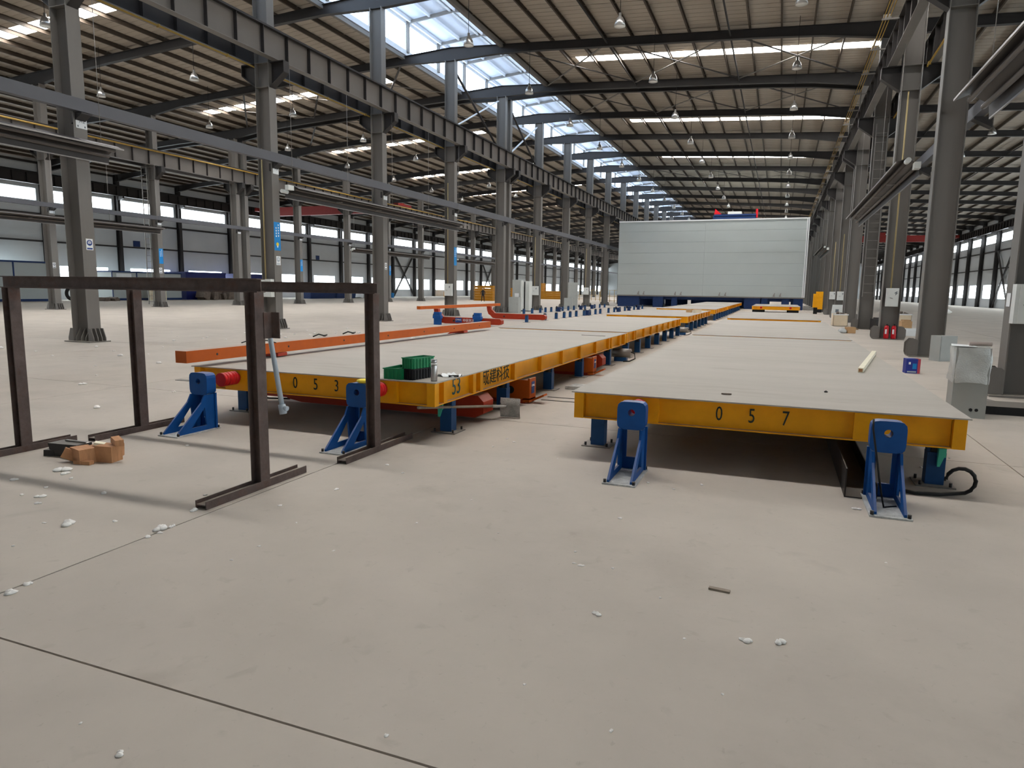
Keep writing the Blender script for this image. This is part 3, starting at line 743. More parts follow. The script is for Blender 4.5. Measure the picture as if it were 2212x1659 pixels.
# roller drives of the empty line
def drive(x, y, label):
    t = thing('roller_drive', label, 'motor', (x, y, 0), group='roller drives of the empty line')
    ob('gearbox', MB().box(-.12, .12, -.12, .12, .02, .36), 'navy', t); ob('motor', MB().cyl((0, .1, .26), (.0, .62, .26), .1, 12), 'navy', t)
    ob('wheel', MB().cyl((-.22, 0, .32), (-.12, 0, .32), .12, 14), 'black', t); ob('stand', MB().box(-.16, .16, -.16, .16, 0, .02), 'steeld', t)
for i, (x, y) in enumerate(((-16.2, 51.6), (-12.25, 45.6), (-12.2, 54.9), (-16.3, 58.4), (-12.2, 59.2), (-12.15, 63.2), (-16.3, 62.2))):
    drive(x, y, 'dark blue roller drive, %s from the camera on the empty line' % ORD[i])
for i, y in enumerate((16.6, 27.9)):
    t = thing('roller_drive', ['motor with a cable loop under the end of pallet 053', 'motor with a cable loop under the second pallet of the 053 line'][i], 'motor', (LX+1.75, y, 0))
    ob('motor', MB().cyl((-.25, 0, .2), (.2, 0, .2), .11, 12), 'tube', t); ob('stand', MB().box(-.2, .1, -.1, .1, 0, .1), 'bluedark', t)
    ob('cable', MB().tube([(.15, 0, .25), (.3, -.05, .2), (.32, -.1, .08), (.2, -.15, .02), (.05, -.2, .012)], .015, 6), 'rubber', t)

# ------------------------------------------------------------------ orange tilting machines
def tilter(x, y, which, z, clamps):
    bar = thing('side_clamp_bar', 'long orange box bar %s' % which[0], 'bar', (x, y, z), group='long orange bars')
    ob('bar', MB().box(-.09, .09, 0, 9.6, 0, .15), 'orange', bar)
    for i in range(7): ob('bolt', MB().cyl((.09, .5+i*1.4, .075), (.094, .5+i*1.4, .075), .016, 8), 'steeld', bar)
    for j, dy in enumerate((1.75, 8.1)):
        t = thing('tilting_arm', '%s tilting arm %s' % (('red', 'red')[j], which[1+j]), 'machine', (x, y+dy, 0), group='red tilting arms')
        ob('beam', MB().prism([(.55, .06), (3.3, .06), (3.42, .12), (3.42, .27), (3.34, .35), (.2, .37), (.1, .3), (.3, .1)], 1, -.16, .16), 'redorange', t)
        if which[3]: ob('arm', MB().prism([(-.1, z-.005), (.14, z-.005), (.16, z-.14), (.4, .38), (.62, .3), (.62, .2), (.3, .16), (.02, .3), (-.06, .5)], 1, -.1, .1), 'redorange', t)
        else: ob('arm', MB().prism([(.1, z-.005), (-.2, z-.005), (-.42, .6), (-.42, .22), (-.2, .1), (.6, .1), (.6, .3), (-.1, .3), (-.2, .4), (-.2, .69), (.1, .695)], 1, -.1, .1), 'redorange', t)
        ob('pivot', MB().cyl((1.0, -.17, .2), (1.0, .17, .2), .05, 12), 'steeld', t)
        if which[3] and j == 0:
            ob('logo_plate', MB().box(1.08, 1.42, -.168, -.161, .12, .34), 'signnavy', t)
            text('lettering', 'CMNG', .1, 'lettering', t, (1.25, -.169, .25)); text('lettering', '中民筑友', .155, 'lettering', t, (1.78, -.163, .22))
            for q in (2.3,): ob('hole', MB().cyl((q+.3, -.164, .2), (q+.3, -.16, .2), .045, 12), 'black', t)
    return bar
tilter(-6.9, 6.35, ('lying along the edge of pallet 053', 'under the front of pallet 053', 'under the far end of pallet 053', False), .75, False)
tilter(-15.3, 27.45, ('held up beyond pallet 053 on the empty line', 'with white lettering on the empty line', 'with a bent arm before the grey cabinets', True), .74, True)
def motorbox(x, y, label):
    t = thing('motor_box', label, 'machine', (x, y, 0), group='orange motor boxes')
    ob('housing', MB().box(-.9, .06, -.14, .14, .06, .36).box(-.05, .06, -.14, .14, .02, .08), 'orange', t)
    ob('rim', MB().box(-.4, -.36, -.14, .14, .36, .372).box(.03, .06, -.14, .14, .36, .385), 'orange', t)
    ob('logo_plate', MB().box(.061, .066, -.06, .07, .15, .33), 'signnavy', t, label='dark blue logo plate')
    text('lettering', 'CMNG', .045, 'lettering', t, (.067, .005, .27), (math.pi/2, 0, math.pi/2))
    ob('step_plate', MB().cbox((.17, .02, .09), (.2, .16, .03), Matrix.Rotation(-.45, 3, 'Y')), 'orange', t)
    ob('port', MB().cyl((-.25, -.145, .2), (-.25, -.14, .2), .06, 14), 'black', t)
    ob('skirt', MB().box(-.9, -.02, -.12, .12, .0, .06), 'redorange', t)
motorbox(-3.5, 9.72, 'orange motor box with a blue logo plate behind the shovel')
motorbox(-3.5, 13.5, 'second orange motor box further along the aisle edge of pallet 053')
for i, (x, y, lab) in enumerate(((-15.3, 28.75, 'blue block with a clamp beside the lettered red arm, outer one'), (-13.0, 28.9, 'blue clamp block in front of the lettered red arm'))):
    t = thing('clamp_block', lab, 'clamp', (x+.3*(1-i), y, 0), group='blue clamp blocks')
    ob('body', MB().box(-.16, .16, -.1, .1, 0, .6), 'blue', t); ob('jaw', MB().box(-.2, .2, -.13, .12, .3, .44), 'blue', t); ob('wheel', MB().cyl((-.3, .18, .42), (-.2, .18, .42), .11, 14), 'black', t)
# rails let into the floor across the aisle
for i, (x0, x1, y) in enumerate(((-3.4, -2.0, 10.03), (-3.4, -2.0, 10.35))):
    tag(ob('floor_rail', MB().box(x0, x1, y-.02, y+.02, -.0, .008), 'steeld'), ['thin dark rail across the aisle between the pallets, the one closer to the shovel', 'thin dark rail across the aisle between the pallets, further from the shovel'][i], 'rail')
tag(ob('cover_plate', MB().box(-3.4, -1.9, 11.3, 11.9, 0, .03).box(-3.4, -1.9, 11.3, 11.34, .03, .06), 'cement'), 'dusty cover plate across the aisle between the pallets', 'plate')
# ------------------------------------------------------------------ rusty I-beam frames
def ibeam_x(m, x0, x1, y, z0, z1, b, tf=.009, tw=.008):
    m.box(x0, x1, y-b/2, y+b/2, z0, z0+tf).box(x0, x1, y-b/2, y+b/2, z1-tf, z1).box(x0+.0, x1-.0, y-tw/2, y+tw/2, z0+tf, z1-tf); return m
def ipost(h, b, z0, z1):
    """H post: web along X, flanges facing +-X"""
    m = MB(); tf = .009
    m.box(-h/2, -h/2+tf, -b/2, b/2, z0, z1).box(h/2-tf, h/2, -b/2, b/2, z0, z1).box(-h/2+tf, h/2-tf, -.004, .004, z0, z1); return m
def foot(y0, y1, w=.11, h=.065):
    m = MB(); m.box(-w/2, -w/2+.008, y0, y1, 0, h).box(w/2-.008, w/2, y0, y1, 0, h).box(-w/2+.008, w/2-.008, y0, y1, .028, .036); return m
def frame(label, pa, pb, yl, za, zb, foota, footb, ext):
    t = thing('rusty_steel_frame', label, 'frame', (0, 0, 0), group='rusty I-beam frames')
    ob('top_beam', ibeam_x(MB(), pa[0]-ext[0], pb[0]+ext[1], yl, za, zb, .1), 'rust', t)
    for px, py, f in ((pa[0], pa[1], foota), (pb[0], pb[1], footb)):
        ob('post', ipost(.105, .11, .036, za), 'rust', t, (px, py, 0)); ob('foot_channel', foot(*f), 'rust', t, (px, 0, 0))
    return t
fr = frame('rusty I-beam goal frame in front, spanning the full width of pallet 053', (-7.15, 4.55), (-4.07, 4.52), 4.55, 1.665, 1.78, (3.7, 5.08), (3.86, 5.06), (.1, .05))
ob('bracket', MB().box(-4.02, -4.01, 4.56, 4.66, 1.28, 1.5).box(-4.02, -3.93, 4.65, 4.66, 1.28, 1.5), 'rust', fr)
ob('hanging_pipe', MB().cyl((-4.1, 4.7, 1.43), (-3.985, 4.72, .68), .022, 12).cyl((-3.99, 4.72, .7), (-3.975, 4.72, .615), .032, 12).cyl((-3.985, 4.72, .67), (-3.93, 4.72, .665), .022, 12), 'pvc', fr, label='pale grey-blue pipe hanging from the bracket')
frame('rusty I-beam goal frame standing behind, close to pallet 053', (-6.95, 5.78), (-3.9, 6.02), 5.98, 1.655, 1.765, (5.14, 6.35), (5.45, 6.75), (.06, .09))

# ------------------------------------------------------------------ offcuts on the floor
def chunk(name, m, d, loc, rz, label, cat, grp, tilt=0.):
    t = MB(); R = Matrix.Rotation(tilt, 3, 'Y'); h = (abs(d[0]*math.sin(tilt))+abs(d[2]*math.cos(tilt)))/2
    j = [random.uniform(.86, 1) for _ in range(8)]
    c = Vector((0, 0, h)); p = []
    for i, (a, b, e) in enumerate([(a, b, e) for e in (-1, 1) for a, b in ((-1, -1), (1, -1), (1, 1), (-1, 1))]): p.append(c+R@Vector((a*d[0]/2*j[i], b*d[1]/2*j[i], e*d[2]/2)))
    t.hexa(p); o = ob(name, t, m, None, loc, rz); tag(o, label, cat, grp)
for i, (d, loc, rz, ti, lab) in enumerate((((.24, .17, .14), (-6.21, 4.5, 0), -.3, .0, 'split timber block at the front of the offcut heap'), ((.2, .17, .16), (-6.02, 4.62, 0), .2, 0, 'squared timber block at the end of the offcut heap'),
        ((.3, .1, .12), (-6.2, 4.74, 0), .5, .0, 'flat timber piece behind the split block'), ((.1, .09, .03), (-6.14, 4.62, .13), .7, .25, 'pale sawn end lying on top of the timber heap'),
        ((.2, .06, .035), (-6.12, 4.43, 0), .15, 0, 'thin timber splinter at the foot of the heap'), ((.16, .08, .06), (-5.95, 4.66, .155), -.4, .12, 'rough timber piece on top of the squared block'), ((.12, .05, .1), (-6.33, 4.44, 0), .9, .5, 'leaning timber wedge at the split block'))):
    chunk('timber_offcut', 'wood' if i != 3 else 'pale', d, loc, rz, lab, 'offcut', 'timber offcuts by the rusty frame', ti)
for i, (d, loc, rz, lab) in enumerate((((.38, .18, .13), (-6.56, 4.62, 0), .1, 'dark flat offcut under the steel strips'), ((.3, .03, .012), (-6.52, 4.66, .133), .05, 'steel strip on the dark offcuts, upper one'),
        ((.16, .1, .06), (-6.72, 4.56, 0), .4, 'small dark offcut at the outer end of the heap'), ((.2, .12, .1), (-6.42, 4.56, 0), -.2, 'dark offcut against the timber block'))):
    chunk('dark_offcut', 'steeld' if i != 1 else 'tube', d, loc, rz, lab, 'offcut', 'dark offcuts by the rusty frame')
# foam crumbs
def crumb_mesh(seed):
    r = random.Random(seed); m = MB(); n = 9
    for b in range(r.randint(2, 4)):
        cx, cy, sr = r.uniform(-.5, .5), r.uniform(-.35, .35), r.uniform(.3, .55)
        prof = [(.0001, 0), (sr, .02), (sr*1.1, .18*r.uniform(.7, 1.3)), (sr*.7, .38*r.uniform(.8, 1.3)), (.0001, .48)]
        o = len(m.v); m.lathe(prof, n, (cx, cy, 0))
        for i in range(o, len(m.v)):
            v = m.v[i]; k = r.uniform(.75, 1.2); m.v[i] = (cx+(v[0]-cx)*k, cy+(v[1]-cy)*k, v[2]*r.uniform(.8, 1.2))
    me = m.mesh('foam_scrap', 'foam'); return me
CR = [crumb_mesh(i) for i in range(6)]
FOAM = [(-4.5+0.02, 0, 0)][:0]
pix = [(133, 1017, 34), (140, 1024, 24), (33, 1038, 20), (88, 1073, 20), (46, 1070, 12), (81, 1088, 12), (225, 1066, 16), (100, 1053, 10), (157, 1033, 12), (145, 1133, 32), (246, 1127, 14), (346, 1143, 30), (372, 1137, 22), (318, 1160, 18), (340, 1152, 16),
       (418, 1103, 22), (207, 881, 20), (404, 963, 8), (444, 1070, 10), (62, 1262, 20), (10, 1285, 30), (500, 1210, 10), (836, 1005, 14), (727, 1057, 14), (870, 1022, 8), (605, 1092, 14), (830, 1592, 16), (260, 1630, 22), (175, 1562, 10),
       (1240, 1217, 10), (1256, 1222, 18), (1324, 1228, 10), (1077, 1152, 6), (1288, 1327, 24), (1425, 1292, 7), (1612, 1385, 26), (1685, 1390, 30), (1478, 1380, 6), (1912, 1215, 6), (1850, 1100, 20), (1515, 1048, 12), (1400, 1043, 8), (1455, 1057, 8), (1340, 1120, 14), (1240, 1192, 10),
       (1095, 948, 9), (1065, 965, 10), (1110, 955, 8), (1320, 1580, 14), (1560, 1500, 8), (1130, 1480, 8), (720, 1190, 8), (640, 1130, 10), (560, 1180, 8), (1205, 991, 6), (900, 1130, 8), (1020, 1080, 7), (95, 1130, 9), (30, 1180, 10), (2025, 1020, 9), (1990, 1010, 8), (2050, 990, 7), (2015, 960, 6)]
def ray(x, y):
    d = _r*((x-1106)/F)-_u*((y-829.5)/F)+_fw; return d
def onfloor(x, y):
    d = ray(x, y); k = -EYE/d.z; return d.x*k, d.y*k
rs = random.Random(3); nfo = 0
def foam(x, y, s):
    global nfo
    o = ob('foam_scrap', CR[nfo % 6], None, None, (x, y, .0), rs.uniform(0, 6.3)); o.scale = (s, s*rs.uniform(.6, 1), s*rs.uniform(.45, .8)); nfo += 1
    tag(o, 'small crumb of white foam lying loose on the concrete floor', 'foam scrap', 'foam crumbs on the floor')
for x, y, w in pix:
    fx, fy = onfloor(x, y); D = math.sqrt(fx*fx+fy*fy+EYE*EYE); foam(fx, fy, max(.016, w*D/F*.6))
for i in range(70):
    y = rs.uniform(7.5, 24); x = rs.uniform(-17.5, -8.4)-max(0, rs.uniform(-4, 3)); foam(x, y, rs.choice((.05, .06, .08, .1, .14)))

# ------------------------------------------------------------------ things lying on pallet 053
def crate(loc, rz, d, m, label):
    t = thing('plastic_crate', label, 'crate', loc, rz, 'stacked plastic crates'); a, b, h = d
    ob('body', MB().box(-a/2+.006, a/2-.006, -b/2+.006, b/2-.006, 0, .008).box(-a/2+.006, -a/2+.014, -b/2+.006, b/2-.006, .008, h).box(a/2-.014, a/2-.006, -b/2+.006, b/2-.006, .008, h).box(-a/2+.014, a/2-.014, -b/2+.006, -b/2+.014, .008, h).box(-a/2+.014, a/2-.014, b/2-.014, b/2-.006, .008, h), m, t)
    ob('rim', MB().box(-a/2-.003, a/2+.003, -b/2-.003, -b/2+.012, h-.012, h).box(-a/2-.003, a/2+.003, b/2-.012, b/2+.003, h-.012, h).box(-a/2-.003, -a/2+.012, -b/2, b/2, h-.012, h).box(a/2-.012, a/2+.003, -b/2, b/2, h-.012, h), m, t)
    ob('divider', MB().box(-.004, .004, -b/2+.014, b/2-.014, .008, h-.01), m, t)
    for i in range(5):
        x = -a/2+a*(i+.5)/5
        for s_ in (-1, 1): ob('rib', MB().box(x-.008, x+.008, *sorted((s_*(b/2-.007), s_*(b/2+.002))), .0, h-.012), m, t)
    for i in range(7):
        y = -b/2+b*(i+.5)/7
        for s_ in (-1, 1): ob('rib', MB().box(*sorted((s_*(a/2-.007), s_*(a/2+.002))), y-.008, y+.008, .0, h-.012), m, t)
crate((-4.08, 6.9, PZ), 0.02, (.25, .4, .125), 'green', 'green plastic crate lying directly on pallet 053')
crate((-3.865, 6.92, PZ), -.16, (.16, .38, .125), 'black', 'black plastic crate under the upper green one')
crate((-3.87, 6.93, PZ+.126), -.2, (.17, .38, .125), 'green', 'green plastic crate stacked on the black one')
t = thing('thermos_flask', 'shiny steel thermos flask on the corner of pallet 053', 'flask', (-3.59, 6.79, PZ))
ob('body', MB().lathe([(0, 0), (.036, 0), (.038, .01), (.038, .175), (.034, .19), (0, .19)], 20), 'alu', t); ob('collar', MB().lathe([(.0355, .188), (.037, .192), (.037, .205), (.034, .208)], 20), 'lens', t)
ob('cap', MB().lathe([(0, .207), (.035, .207), (.036, .212), (.036, .245), (.03, .25), (0, .25)], 20), 'alu', t); ob('strap', MB().tube([(-.038, 0, .2), (-.06, 0, .19), (-.055, .01, .1), (-.04, 0, .05)], .003, 5), 'black', t)
t = thing('rag', 'crumpled grey cloth beside the thermos flask', 'cloth', (-3.62, 7.25, PZ))
m = MB(); g = 10; rr = random.Random(5)
vs = [((i/(g-1)-.5)*.26, (j/(g-1)-.5)*.2, .004+.05*max(0, math.sin(i*1.1+j*.7)*math.cos(j*1.3-i*.3))*(1-abs(i/(g-1)-.5))) for i in range(g) for j in range(g)]
m._add(vs, [(i*g+j, (i+1)*g+j, (i+1)*g+j+1, i*g+j+1) for i in range(g-1) for j in range(g-1)], True)
ob('cloth', m, 'white', t); ob('fold', MB().cbox((.08, -.06, .015), (.12, .04, .02), Matrix.Rotation(.5, 3, 'Z')), 'rubber', t)
for i, (a, b) in enumerate((((-6.94, 9.2), .1), ((-6.93, 10.0), .12))):
    tag(ob('dry_scrap', MB().tube([(-.08, -.1, .012), (-.02, -.03, .05), (.03, .06, .02), (.0, .16, .03), (-.05, .12, .012)], .012, 5), 'rubber', None, (a[0], a[1], .9)), ['dark dry scrap on the orange bar of pallet 053, first from the camera', 'dark dry scrap on the orange bar of pallet 053, further along'][i], 'scrap')
tag(ob('loose_wire', MB().tube([(-.1, 0, 0), (.05, .1, .06), (.2, .2, .03), (.3, .25, -.0)], .008, 5), 'rubber', None, (-7.0, 7.6, .91)), 'curl of black wire resting on the orange bar end', 'wire')
tag(ob('steel_strip', MB().box(-.28, .28, -.02, .02, 0, .006), 'steeld', None, (-3.98, 15.4, PZ)), 'short dark strip lying on the far end of pallet 053', 'strip')
# shovel leaning against the front roller post
t = thing('square_shovel', 'square shovel caked with cement, leaning under the corner of pallet 053', 'shovel', (0, 0, 0))
h0, h1 = Vector((-3.69, 6.6, .395)), Vector((-3.42, 8.36, .16)); dd = (h1-h0).normalized()
ob('handle', MB().cyl(h0, h1, .017, 10), 'handle', t)
sd = Vector((dd.x, dd.y, 0)).normalized(); up = Vector((0, 0, 1)); nrm = sd.cross(up)
bl = MB(); b0 = h1+dd*.02; g = 6; vs = []
cam_side = Vector((1, .15, 0)).normalized()
for j in range(g):
    for i in range(g):
        u, v = i/(g-1)*.27, (j/(g-1)-.5)*.26; vs.append(b0+cam_side*u+up*(v-.02)+Vector((-.15, 1, 0))*(.035*(2*abs(j/(g-1)-.5))**2-.03*(i/(g-1))))
bl._add(vs, [(j*g+i, j*g+i+1, (j+1)*g+i+1, (j+1)*g+i) for j in range(g-1) for i in range(g-1)], True)
vs2 = [v+Vector((-.02, .015, 0)) for v in vs]; bl._add(vs2, [(j*g+i, (j+1)*g+i, (j+1)*g+i+1, j*g+i+1) for j in range(g-1) for i in range(g-1)], True)
ob('blade', bl, 'cement', t, label='cement-caked blade'); ob('socket', MB().cyl(h1-dd*.2, h1+cam_side*.08, .022, 10, .014), 'cement', t)
def clampb(x, y, label):
    t = thing('teal_clamp', label, 'clamp', (x, y, 0), group='teal clamps on the corner posts')
    ob('body', MB().box(-.03, .03, -.03, .03, .28, .36), 'teal', t); ob('lever', MB().hexa([(-.03, -.02, .19), (-.01, -.02, .19), (-.01, .02, .19), (-.03, .02, .19), (-.03, -.02, .28), (.02, -.02, .28), (.02, .02, .28), (-.03, .02, .28)]), 'teal', t)
clampb(LX+1.62-.06, 7.2, 'teal clamp on the front roller post beside the shovel'); clampb(RX+1.6+.03, 7.0, 'teal clamp on the roller post above the hose loop')
# hose
pts = [(1.0, 6.72, .02), (1.2, 6.62, .02), (1.4, 6.66, .02)]+[(1.56+.115*math.sin(a), 6.78-.05*a/5, .13-.115*math.cos(a)) for a in [i*.42 for i in range(12)]]
tag(ob('corrugated_hose', MB().tube(pts, .017, 8), 'rubber'), 'dark corrugated hose ending in a loop under the corner of pallet 057', 'hose')
tag(ob('steel_trough', MB().box(.62, .63, 6.3, 9.6, 0, .25).box(.63, .86, 6.3, 9.6, 0, .01).box(.86, .87, 6.3, 9.6, 0, .14), 'steeld'), 'long dark steel trough on the floor under pallet 057', 'trough')
# things on pallet 057
t = thing('batten', 'pale square batten lying askew on pallet 057', 'batten', (0, 0, 0))
ob('bar', MB().bar((1.07, 10.15, PZ+.032), (1.6, 13.4, PZ+.032), .065, .06), 'pale', t); ob('end_grain', MB().bar((1.0695, 10.147, PZ+.032), (1.0702, 10.151, PZ+.032), .045, .04), 'wood', t)
tag(ob('pebble', MB().lathe([(0.001, 0), (.018, .002), (.02, .012), (.001, .024)], 7), 'steeld', None, (.52, 7.9, PZ)), 'small dark pebble on the middle of pallet 057', 'pebble')
tag(ob('wood_chip', MB().cbox((0, 0, .008), (.1, .025, .012)), 'brown', None, (-.45, 7.25, PZ), .1), 'tiny flat chip on the deck of pallet 057 above its number', 'chip')
tag(ob('bark_strip', MB().cbox((0, 0, .006), (.12, .03, .012)), 'handle', None, (-.22, 3.95, 0), -.1), 'thin pale sliver lying alone on the floor before pallet 057', 'sliver')
tag(ob('stain_plate', MB().box(-.2, .2, -.06, .06, 0, .006), 'steeld', None, (-9.9, 9.2, 0)), 'flat dark metal scrap on the open floor behind the rusty frames', 'scrap')
tag(ob('black_strap', MB().tube([(-.35, .0, .01), (-.1, .08, .03), (.2, .05, .012), (.5, .15, .01)], .014, 5), 'rubber', None, (-7.4, 8.2, 0)), 'black strap on the floor under the outer corner of pallet 053', 'strap')
for i, (x, y) in enumerate(((-3.45, 29.9+5.2), (-3.9, 35.6))):
    tag(ob('deck_scrap', MB().cbox((0, 0, .08), (.35, .25, .16), Matrix.Rotation(.5+i, 3, 'Z')), ['cream', 'carton'][i], None, (x-.35, y, PZ)), ['pale scrap lying on the third pallet of the 053 line', 'brown scrap lying on the third pallet of the 053 line'][i], 'scrap')

# ------------------------------------------------------------------ extinguisher side
def cabinet(name, loc, d, label, cat, grp=None, rz=0., m='cab2', door=True):
    t = thing(name, label, cat, loc, rz, grp); a, b, h = d
    ob('body', MB().box(-a/2, a/2, -b/2, b/2, 0, h), m, t)
    if door:
        ob('door', MB().box(-a/2+.02, a/2-.02, -b/2-.012, -b/2, .05*h, h*.97), m, t); ob('handle', MB().box(a/2-.09, a/2-.07, -b/2-.03, -b/2-.012, h*.5, h*.5+.1), 'tube', t)
    return t
t = cabinet('wrapped_cabinet', (2.6, 11.45, 0), (.42, .42, 1.0), 'grey cabinet half wrapped in plastic film beside pallet 057', 'cabinet', None, -.04, door=False)
for x in (.03, .1): ob('cable_port', MB().cyl((x, -.215, .12), (x, -.209, .12), .022, 14), 'black', t)
m = MB(); n = 28; rr = random.Random(9); rows_ = 9
vs = []
for j in range(rows_):
    z = .5+.5*j/(rows_-1)
    for i in range(n):
        a = 2*math.pi*i/n; c, s_ = math.cos(a), math.sin(a); q = 1/max(abs(c), abs(s_)); q = min(q, 1.36); w = .222+rr.uniform(0, .005)+.008*math.sin(a*3+j*.8)+(.006 if j < 2 else 0)
        vs.append((w*q*c, w*q*s_, z+rr.uniform(-.004, .004)+(.012*math.sin(3*a) if j == 0 else 0)))
m._add(vs, [(j*n+i, j*n+(i+1) % n, (j+1)*n+(i+1) % n, (j+1)*n+i) for j in range(rows_-1) for i in range(n)], True)
ob('plastic_wrap', m, 'film', t)
tag(ob('paper_sheet', MB().hexa([(-.26, -.16, 0), (.05, -.2, .0), (.06, .12, 0), (-.2, .16, .01), (-.26, -.16, .006), (.05, -.2, .006), (.06, .12, .006), (-.2, .16, .016)]), 'white', None, (2.58, 11.45, 1.012)), 'white sheet lying on the plastic-wrapped cabinet', 'sheet')
tag(ob('mesh_roll', MB().cyl((-.14, 0, .035), (.14, .02, .035), .028, 12), 'pink', None, (2.7, 11.42, 1.012)), 'short pinkish roll on top of the plastic-wrapped cabinet', 'roll')
t = cabinet('switch_cabinet', (4.12, 20.95, 0), (.5, .34, .67), 'small white cabinet standing at the foot of the second extinguisher-row column', 'cabinet', None, .55)
t = thing('printed_box', 'blue and red printed box on the floor beside pallet 057', 'box', (2.82, 17.3, 0), .1)
ob('body', MB().box(-.13, .1, -.12, .12, 0, .32), 'boxblue', t); ob('side_panel', MB().box(.1, .155, -.12, .12, 0, .32), 'boxred', t)
ob('label_patch', MB().box(-.08, -.04, -.123, -.12, .2, .25), 'white', t); ob('label_patch', MB().box(.0, .08, -.123, -.12, .1, .22), 'signblue', t); ob('label_patch', MB().box(-.1, .08, -.123, -.12, .02, .05), 'pvc', t)
for i, x in enumerate((3.95, 4.2)):
    t = thing('fire_extinguisher', ['red fire extinguisher at the column foot, pallet side of the pair', 'red fire extinguisher at the column foot, window side of the pair'][i], 'extinguisher', (x-.03, 29.84, .036), group='fire extinguishers at the column foot')
    ob('cylinder', MB().lathe([(0, 0), (.085, 0), (.088, .02), (.088, .42), (.06, .49), (.025, .51), (0, .51)], 16), 'extred', t); ob('valve', MB().box(-.015, .015, -.04, .04, .5, .56), 'black', t)
    ob('hose', MB().tube([(.02, -.02, .53), (.1, -.04, .48), (.105, -.03, .2)], .012, 6), 'black', t); ob('label_patch', MB().box(-.06, .0, -.092, -.08, .18, .36), 'white', t)
def ebox(x, y, z0, w, h, label, bolt=True, conduit=3.5, dep=.2):
    t = thing('electrical_box', label, 'electrical box', (x, y, z0), group='electrical boxes on the columns')
    ob('case', MB().box(-w/2, w/2, -dep, 0, 0, h), 'cab', t); ob('door', MB().box(-w/2+.06, w/2-.01, -dep-.012, -dep, .015, h-.015), 'cab', t)
    ob('handle', MB().bar((-w/2+.12, -dep-.03, h*.48), (-w/2+.22, -dep-.025, h*.44), .02, .02), 'tube', t)
    if bolt: ob('lightning_mark', MB().prism([(.12, h*.82), (.04, h*.72), (.1, h*.72), (.08, h*.6), (.18, h*.74), (.12, h*.74), (.17, h*.82)], 1, -dep-.014, -dep-.012), 'greytxt', t)
    if conduit: ob('conduit', MB().cyl((-w*.15, -.06, h), (-w*.15, -.06, h+conduit), .028, 8), 'conduit', t)
ebox(XC-.0, yk(2)-.2, 1.27, .42, .7, 'grey electrical box above the fire extinguishers', True, 7.2)
ebox(XC+.02, yk(0)-.2, 1.27, .72, .66, 'grey electrical box cut by the frame edge, beside the wrapped cabinet', False, 6.)
ebox(XC, yk(5)-.2, 1.27, .5, .62, 'electrical box on the sixth column of the extinguisher row', True, 4)
ebox(XC, yk(6)-.2, 1.27, .5, .62, 'electrical box on the seventh column of the extinguisher row', True, 4)
ebox(XA+.0, yk(1)-.2, 1.27, .55, .7, 'electrical box on the column with the bulb banner', True, 5)
ebox(XA+.0, yk(3)-.2, 1.25, .5, .74, 'electrical box on the column behind the empty-line orange bar', True, 6)
ebox(XA, yk(5)-.2, 1.25, .55, .74, 'electrical box on the column past the grey cabinets', True, 4)
ebox(XA, yk(7)-.2, 1.25, .55, .74, 'electrical box on the column by the mesh fence', True, 4)
def ladder(x, y, z0, z1, w, label, off=0, ax='x'):
    t = thing('ladder', label, 'ladder', (x, y, 0), group='fixed ladders')
    for s_ in (-1, 1): ob('rail', MB().box(s_*w/2-.02, s_*w/2+.02, -.03, .03, z0, z1), 'tube', t)
    z = z0+.2
    while z < z1-.1: ob('rung', MB().cyl((-w/2, 0, z), (w/2, 0, z), .016, 6), 'tube', t); z += .42
ladder(XC+.02, yk(3)-.28, 1.6, 9.8, .5, 'fixed ladder on the column behind the fire extinguisher column')
ladder(XB-.55, yk(3)-.3, .2, 10.5, .5, 'caged-looking fixed ladder beside the second column near the window wall')
# bins, cartons and console further down
def bin_(loc, d, label):
    t = thing('board_bin', label, 'bin', loc, 0, 'cream board bins'); a, b, h = d
    ob('walls', MB().box(-a/2, a/2, -b/2, -b/2+.02, 0, h).box(-a/2, a/2, b/2-.02, b/2, 0, h).box(-a/2, -a/2+.02, -b/2, b/2, 0, h).box(a/2-.02, a/2, -b/2, b/2, 0, h).box(-a/2, a/2, -b/2, b/2, 0, .02), 'cream', t)
    ob('contents', MB().cbox((0, 0, h*.5), (a-.05, b-.05, h*.9)).cbox((.1, 0, h*.98), (.2, .2, .12), Matrix.Rotation(.4, 3, 'Y')).cbox((-.1, .1, h), (.15, .1, .2), Matrix.Rotation(.7, 3, 'X')), 'brown', t)
    ob('rim', MB().box(-a/2-.02, a/2+.02, -b/2-.02, -b/2, h-.06, h), 'white', t)
bin_((3.1, 41.2, 0), (.72, 1.4, .65), 'cream board bin in front of the sloping white console'); bin_((5.35, 35.9, 0), (.6, .5, .86), 'cream board bin behind the fire extinguishers')
t = thing('carton', 'brown carton on the floor beside the third pallet of the 057 line', 'carton', (3.0, 33.7, 0), .3)
ob('body', MB().box(-.16, .16, -.2, .2, 0, .27), 'carton', t); ob('flap', MB().cbox((.22, 0, .2), (.14, .38, .01), Matrix.Rotation(.5, 3, 'Y')), 'carton', t)
tag(ob('film_bundle', MB().lathe([(.01, 0), (.18, .02), (.2, .1), (.1, .2), (.01, .22)], 9), 'film', None, (2.68, 33.6, 0)), 'crumpled film bundle leaning on the brown carton', 'bundle')
t = thing('control_console', 'white control console with a sloping top by the extinguisher row', 'console', (3.75, 50.6, 0))
ob('body', MB().prism([(-.25, 0), (.25, 0), (.25, .55), (-.25, 1.0)], 0, -.45, .45), 'cab', t); ob('screen', MB().box(-.25, -.05, -.262, -.25, .5, .7), 'greytxt', t); ob('emergency_button', MB().cyl((.25, -.27, .5), (.25, -.25, .5), .05, 10), 'extred', t)
